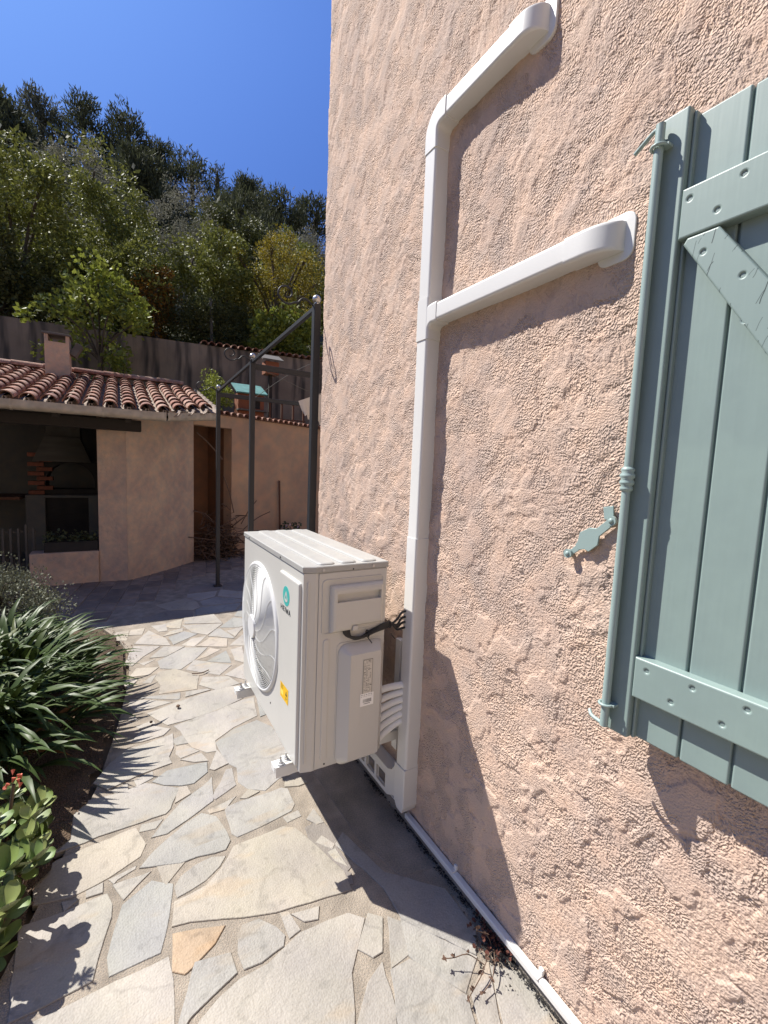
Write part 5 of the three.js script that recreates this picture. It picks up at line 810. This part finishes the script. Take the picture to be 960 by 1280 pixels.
treeAt('broadleaf_tree', 'green tree behind the yellow bush near the house corner', 'tree', 5.4, -15.5, 3.0, 9.0, 6.0, LEAF.mid, { nc: 90, per: 90, cr: 0.33, L: 0.15, W: 0.08, seed: 193 });
treeAt('olive_tree', 'grey olive tree high on the slope below the leftmost pines', 'olive tree', -1.0, -20.5, 4.2, 12.8, 8.0, LEAF.olive, { nc: 120, per: 90, cr: 0.4, L: 0.17, W: 0.06, seed: 197 });
treeAt('broadleaf_tree', 'dark tree on the slope above the small yellow bush', 'tree', 4.6, -22, 4.2, 12.9, 8.5, LEAF.dark, { nc: 110, per: 80, cr: 0.42, L: 0.2, W: 0.10, seed: 199 });
treeAt('yellow_bush', 'small bright yellow bush below the gap between the pines', 'bush', 4.05, -21, 1.3, 11.6, 10.0, LEAF.yellow, { nc: 26, per: 60, cr: 0.24, L: 0.14, W: 0.07, seed: 211, gy: hillY(4.05, -21) });
treeAt('terrace_shrub', 'leafy shrub on the terrace beside the far pergola post', 'shrub', 1.62, -9.75, 0.62, H + 1.75, H + 0.85, LEAF.bright, { nc: 30, per: 40, cr: 0.12, L: 0.08, W: 0.05, seed: 223, gy: H + 0.6, trunk: 0.02, limbs: 8 });
{ // far undergrowth that reads as one mass between the trees
  const r = rng(41), parts = []; for (let k = 0; k < 46; k++) { const x = -12 + 32 * r(), z = -23 - 13 * r(), s = 1.2 + 1.6 * r(); parts.push(crownOf(x, hillY(x, z) + s * 0.6, z, s * 1.1, s, s, 24, 44, s * 0.34, 0.30, 0.15, 300 + k).g); }
  const g = mergeGeometries(parts); solo('hillside_undergrowth', g, LEAF.dark, 'dark undergrowth covering the slope between the trees', 'undergrowth', null, 'stuff');
}
// pines along the skyline: uneven layered plumes, sky showing through
function pine(label, x, z, w, top, bot, seed, o = {}) {
  const gy = hillY(x, z) - 0.3, r = rng(seed), t = thing('pine_tree', label, 'pine tree', [x, gy, z], 'pines along the skyline');
  const h = top - gy, plumes = [], limbs = [tube([[x, gy - 0.2, z], [x + 0.3 * (r() - 0.5), gy + h * 0.5, z], [x + 0.25 * (r() - 0.5), top - h * 0.06, z]], 0.16, 10, 6)];
  w *= 1.7; const n = Math.round((o.n || 80) * 1.7); for (let i = 0; i < n; i++) { const q = Math.pow(r(), 0.8), yy = (bot - 1) + (top - bot + 1) * q, k = (o.round ? Math.sqrt(Math.max(0.05, 1 - Math.pow(q * 1.9 - 1, 2))) : Math.min(1, 0.28 + 1.15 * (1 - q)) * (0.7 + 0.3 * Math.min(1, q * 4))) * (0.75 + 0.5 * n2(seed + q * 5, seed)), a = r() * 6.283, e = 0.35 + 0.65 * Math.sqrt(r()); const c = V(x + Math.cos(a) * w * 0.5 * k * e, yy, z + Math.sin(a) * w * 0.5 * k * e); plumes.push({ c, o: V(Math.cos(a) * 0.6, 0.8, Math.sin(a) * 0.6) }); if (i % 3 === 0) limbs.push(tube([[x, yy - 0.5, z], [(x + c.x) / 2, yy - 0.25, (z + c.z) / 2], [c.x, c.y, c.z]], 0.045, 6, 4)); }
  const per = o.per || 48, cr = o.cr || 0.46; const g = leaves(plumes.length * per, (q) => { const p = plumes[Math.floor(q() * plumes.length)], v = V(q() - 0.5, q() - 0.5, q() - 0.5).multiplyScalar(2); return { c: V(p.c.x + v.x * cr, p.c.y + v.y * cr * 0.8, p.c.z + v.z * cr), out: p.o }; }, 0.34, 0.07, seed + 3, { out: 0.9, lift: 0.25, b0: 0.6, b1: 0.8 });
  part(t, 'trunk', limbs, M.bark); part(t, 'crown', g, o.grey ? LEAF.pineGrey : LEAF.pine, null, 'stuff');
}
pine('dark pine at the left edge of the skyline', -6.3, -38, 3.2, 23.2, 15.5, 401, { grey: true });
pine('broad grey green pine second from the left on the skyline', -3.9, -38.5, 3.4, 24.3, 15.5, 403, { grey: true, n: 90 });
pine('tall dark pine with feathered top, third from the left on the skyline', -1.7, -38, 3.3, 24.8, 16, 407, { n: 95 });
pine('broadest tall pine in the middle left of the skyline', 0.9, -38, 3.7, 25.0, 16.5, 409, { n: 110 });
pine('narrow pine just right of the broadest one', 2.9, -38.5, 2.0, 24.1, 17, 419, { n: 55 });
pine('rounded pine left of the gap in the skyline', 4.75, -37, 3.2, 23.1, 16.5, 421, { n: 90, round: true });
pine('thin sparse pine in the gap of the skyline', 7.1, -40, 1.6, 24.6, 18, 431, { n: 26, per: 40 });
pine('broad pine with sloping top right of the gap', 8.6, -36, 3.9, 22.2, 16.5, 433, { n: 110 });
pine('low dark umbrella pine beside the broad sloping one', 10.2, -33, 3.4, 20.2, 16.2, 439, { n: 90, round: true });
pine('dark pine on the skyline touching the house corner', 13.2, -34, 3.3, 21.2, 16.5, 443, { n: 90, round: true });
pine('dark pine behind the left olive on the slope', -4.6, -30, 3.8, 18.6, 12, 449, { n: 100 });
pine('dark pine lower down behind the middle of the skyline', 1.3, -31, 3.9, 18.8, 12.5, 457, { n: 110 });
pine('pine lower down right behind the silver olive', 6.5, -29, 3.8, 16.8, 12, 461, { n: 100, round: true });

// ---------------------------------------------------------------- planting bed
function strap(len, w, e0, bend, az, tw, seg = 7) {        // an arching strap leaf from the origin
  const pos = [], idx = []; let x = 0, y = 0, e = e0;
  for (let i = 0; i <= seg; i++) { const t = i / seg, ww = w * Math.min(1, 0.55 + t * 1.5) * Math.min(1, (1 - t) * 3.2 + 0.02) / 2, k = 0.25 * ww; const sx = Math.sin(tw * t), cy = Math.cos(tw * t); pos.push(x, y + k - sx * ww, cy * ww, x, y, 0, x, y + k + sx * ww, -cy * ww); if (i) { const b = 3 * i; idx.push(b - 3, b - 2, b, b - 2, b + 1, b, b - 2, b - 1, b + 1, b - 1, b + 2, b + 1); } x += Math.cos(e) * len / seg; y += Math.sin(e) * len / seg; e -= bend / seg * (0.4 + 1.2 * t); }
  const g = new THREE.BufferGeometry(); g.setAttribute('position', new THREE.Float32BufferAttribute(pos, 3)); g.setIndex(idx); g.rotateY(-az); g.computeVertexNormals();
  g.setAttribute('uv', new THREE.BufferAttribute(new Float32Array(pos.length / 3 * 2), 2)); return g;
}
const strapM = [[0.056, 0.088, 0.024], [0.07, 0.10, 0.026], [0.045, 0.075, 0.022], [0.095, 0.115, 0.035]].map((c) => new THREE.MeshPhysicalMaterial({ color: lin(...c), roughness: 0.42, specularIntensity: 0.32, side: THREE.DoubleSide, transmission: 0.22, thickness: 0 }));
{
  const t = thing('agapanthus', 'big clump of long arching dark green strap leaves beside the path', 'plant', [-0.55, 0, -3.15]);
  const r = rng(71), fans = []; for (let k = 0; k < 42; k++) { const a = r() * 6.283, q = Math.sqrt(r()); fans.push([-0.74 + 0.36 * q * Math.cos(a), -3.24 + 0.60 * q * Math.sin(a)]); }
  const extra = []; let n = 0;
  for (let k = 0; k < 1150; k++) {
    const [fx, fz] = fans[k % fans.length], towards = Math.atan2(fz + 3.24, fx + 0.74), az = r() < 0.65 ? towards + 1.6 * (r() - 0.5) : r() * 6.283;
    const g = strap(0.42 + 0.30 * r(), 0.023 + 0.016 * r(), 0.95 + 0.6 * r(), 1.5 + 1.3 * r(), az, 0.8 * (r() - 0.5)); g.translate(fx + 0.05 * (r() - 0.5), 0.03 + 0.03 * r(), fz + 0.05 * (r() - 0.5));
    if (n < 295 && (k % 2 === 0 || r() < 0)) { n++; part(t, 'leaf', g, strapM[Math.floor(r() * 4)]); } else extra.push(g);
  }
  for (let k = 0; k < 340; k++) { const a = r() * 6.283, q = 0.75 + 0.25 * r(); extra.push(strap(0.26 + 0.20 * r(), 0.022 + 0.014 * r(), 0.45 + 0.5 * r(), 1.0 + 0.8 * r(), a + 0.9 * (r() - 0.5), 0.8 * (r() - 0.5)).translate(-0.68 + 0.44 * q * Math.cos(a), 0.04 + 0.16 * r(), -3.12 + 0.86 * q * Math.sin(a))); }
  part(t, 'inner_leaves', extra, strapM[0], null, 'stuff');
  const dead = []; for (let k = 0; k < 46; k++) { const [fx, fz] = fans[k % fans.length]; dead.push(strap(0.3 + 0.25 * r(), 0.02, 0.5 * r(), 1.0, r() * 6.28, 1).translate(fx, 0.03, fz)); }
  part(t, 'withered_leaves', dead, std(lin(0.20, 0.10, 0.035), 0.9, { side: THREE.DoubleSide }), null, 'stuff');
}
{
  const t = treeAt('small_leaved_shrub', 'low grey green shrub with tiny leaves behind the agapanthus', 'shrub', -0.80, -4.40, 0.82, 0.66, 0.12, leafMat([0.17, 0.18, 0.12], 0.6, 0.2), { nc: 80, per: 60, cr: 0.12, L: 0.032, W: 0.020, seed: 229, gy: 0.02, trunk: 0.02, limbs: 20, lift: 0.3 });
}
{
  const t = thing('succulent', 'light green succulent with rounded thick leaves at the bed edge, bottom left', 'plant', [-0.36, 0.02, -1.55]);
  const r = rng(83), mats = [[0.20, 0.27, 0.075], [0.16, 0.23, 0.08], [0.25, 0.29, 0.10], [0.22, 0.27, 0.13]].map((c) => new THREE.MeshPhysicalMaterial({ color: lin(...c), roughness: 0.42, side: THREE.DoubleSide, transmission: 0.12, thickness: 0 }));
  const pad = (s) => {                                     // spoon-shaped leaf, cupped, rounded tip
    const n = 10, m = 6, pos = [], idx = []; const wid = (u) => 0.42 * s * Math.pow(Math.sin(Math.PI * Math.min(1, 0.06 + 0.94 * Math.pow(u, 1.55))), 0.62) + 0.03 * s;
    for (const f of [1, -1]) { const o = pos.length / 3; for (let i = 0; i <= n; i++) { const u = i / n, w = wid(u) * (i === n ? 0.15 : 1); for (let k = 0; k <= m; k++) { const v = k / m * 2 - 1, th = 0.045 * s * (1 - v * v) * Math.sin(Math.PI * Math.min(0.95, 0.1 + u)); pos.push(u * s, 0.10 * s * v * v + 0.16 * s * u * u + f * th, v * w); if (i && k) { const b = o + i * (m + 1) + k; f > 0 ? idx.push(b - m - 2, b - m - 1, b - 1, b - 1, b - m - 1, b) : idx.push(b - m - 2, b - 1, b - m - 1, b - 1, b, b - m - 1); } } } }
    const g = new THREE.BufferGeometry(); g.setAttribute('position', new THREE.Float32BufferAttribute(pos, 3)); g.setIndex(idx); g.computeVertexNormals(); return g; };
  const stems = [];
  for (let k = 0; k < 44; k++) {
    const a = r() * 6.283, q = Math.sqrt(r()), bx = -0.40 + 0.07 * q * Math.cos(a), bz = -1.88 + 0.26 * q * Math.sin(a), hx = bx + 0.06 * q * Math.cos(a) + 0.01, hz = bz + 0.09 * q * Math.sin(a), hy = (0.05 + 0.22 * r()) * (1 - 0.3 * q) + 0.05;
    stems.push(tube([[bx, 0.02, bz], [(bx + hx) / 2, hy * 0.6, (bz + hz) / 2], [hx, hy, hz]], 0.007, 8, 6));
    const n = 7 + Math.floor(r() * 2); for (let i = 0; i < n; i++) { const g = pad(0.050 + 0.026 * r()); g.rotateX(0.4 * (r() - 0.5)); g.rotateZ(0.95 - 0.14 * i + 0.25 * (r() - 0.5)); g.rotateY(i * 2.4 + r() * 0.8); part(t, 'leaf', g.translate(hx, hy - 0.006 * i, hz), mats[Math.floor(r() * 4)]); }
  }
  part(t, 'stems', stems, M.twig);
  const fl = std(lin(0.50, 0.12, 0.07), 0.7); for (let k = 0; k < 8; k++) { const g = new THREE.ConeGeometry(0.007, 0.020, 7); g.rotateX(2 + r()); g.rotateY(r() * 6); part(t, 'flower', g.translate(-0.36 + 0.05 * (r() - 0.5), 0.36 + 0.03 * r(), -2.02 + 0.07 * (r() - 0.5)), fl); }
  part(t, 'flower_stalk', tube([[-0.40, 0.05, -2.0], [-0.38, 0.2, -2.01], [-0.36, 0.36, -2.02]], 0.006, 12, 6), M.twig);
}
// plants just outside the frame at the lower left, whose shadows fall on the path
{
  const t = thing('agapanthus', 'second agapanthus with flower stalks left of the path, nearest the viewer', 'plant', [-0.95, 0, -1.7]);
  const r = rng(91), L = []; for (let k = 0; k < 60; k++) L.push(strap(0.3 + 0.2 * r(), 0.03, 0.6 + 0.6 * r(), 1.4 + r(), r() * 6.283, 0.6 * (r() - 0.5)).translate(-0.98 + 0.16 * (r() - 0.5), 0.03, -1.75 + 0.2 * (r() - 0.5)));
  part(t, 'leaves', L, strapM[1], null, 'stuff');
  for (const [b, m, q] of [[[-0.62, 0.02, -1.80], [-0.52, 0.35, -1.80], [-0.385, 0.55, -1.815]], [[-0.66, 0.02, -1.72], [-0.56, 0.36, -1.69], [-0.47, 0.50, -1.66]]]) { part(t, 'stalk', tube([b, m, q], 0.0055, 12, 6), strapM[1]); const F = []; for (let i = 0; i < 22; i++) { const a = r() * 6.28, e = r() * 2 - 0.6, l = 0.025 + 0.02 * r(), p = [q[0] + l * Math.cos(a) * Math.cos(e), q[1] + l * Math.sin(e), q[2] + l * Math.sin(a) * Math.cos(e)]; F.push(bar(q, p, 0.0015, 0.004, 5)); } part(t, 'flower_head', F, strapM[3], null, 'stuff'); }
}
{
  const t = thing('weed', 'dry reddish weed growing from the crack at the foot of the wall', 'weed', [1.04, 0, -0.93]);
  const r = rng(97), S = [], L = [];
  const sprig = (pts) => { S.push(tube(pts, 0.0016, 16, 5)); for (let i = 1; i < pts.length; i++) for (let k = 0; k < 3; k++) { const g = new THREE.CircleGeometry(0.006 + 0.004 * r(), 5); g.scale(1, 0.5, 1); g.rotateX(r() * 3); g.rotateY(r() * 6); L.push(g.translate(pts[i][0] + 0.012 * (r() - 0.5), pts[i][1] + 0.006, pts[i][2] + 0.012 * (r() - 0.5))); } };
  sprig([[1.05, 0.015, -0.92], [1.00, 0.035, -0.90], [0.95, 0.03, -0.875], [0.90, 0.022, -0.86], [0.87, 0.02, -0.85]]); sprig([[1.05, 0.015, -0.92], [1.01, 0.03, -0.88], [0.97, 0.028, -0.85], [0.92, 0.022, -0.84]]); sprig([[0.98, 0.03, -0.89], [0.94, 0.05, -0.93], [0.90, 0.04, -0.95], [0.875, 0.035, -0.965]]); sprig([[1.05, 0.015, -0.93], [1.03, 0.06, -0.94], [1.00, 0.08, -0.95]]);
  part(t, 'stems', S, M.twig); part(t, 'leaves', L, std(lin(0.10, 0.055, 0.035), 0.9, { side: THREE.DoubleSide }), null, 'stuff');
  const B = []; for (let i = 0; i < 120; i++) { const g = new THREE.CircleGeometry(0.003 + 0.005 * r(), 5); g.rotateX(r() * 6); g.rotateY(r() * 6); const a = r() * 6.28, q = 0.07 * r(); B.push(g.translate(1.06 + q * Math.min(0.2, Math.cos(a)), 0.012 + 0.035 * r(), -0.95 + q * 1.3 * Math.sin(a))); }
  part(t, 'dead_leaves', B, std(lin(0.09, 0.03, 0.02), 0.95, { side: THREE.DoubleSide }), null, 'stuff');
}
solo('fallen_twig', tube([[0.44, 0.014, -3.42], [0.50, 0.016, -3.40], [0.56, 0.014, -3.43]], 0.004, 8, 5), M.twig, 'small dry twig lying on the slabs left of the far bracket', 'twig');
[['round dark pebble on the long slab left of the unit', 0.30, -2.98], ['smaller dark pebble on the long slab near its lower edge', 0.14, -2.86]].forEach(([l, x, z], i) => { const g = new THREE.IcosahedronGeometry(0.012 - 0.003 * i, 1); g.scale(1, 0.7, 1.2); solo('pebble', g.translate(x, 0.018, z), M.twig, l, 'pebble'); });

renderer.render(scene, camera);
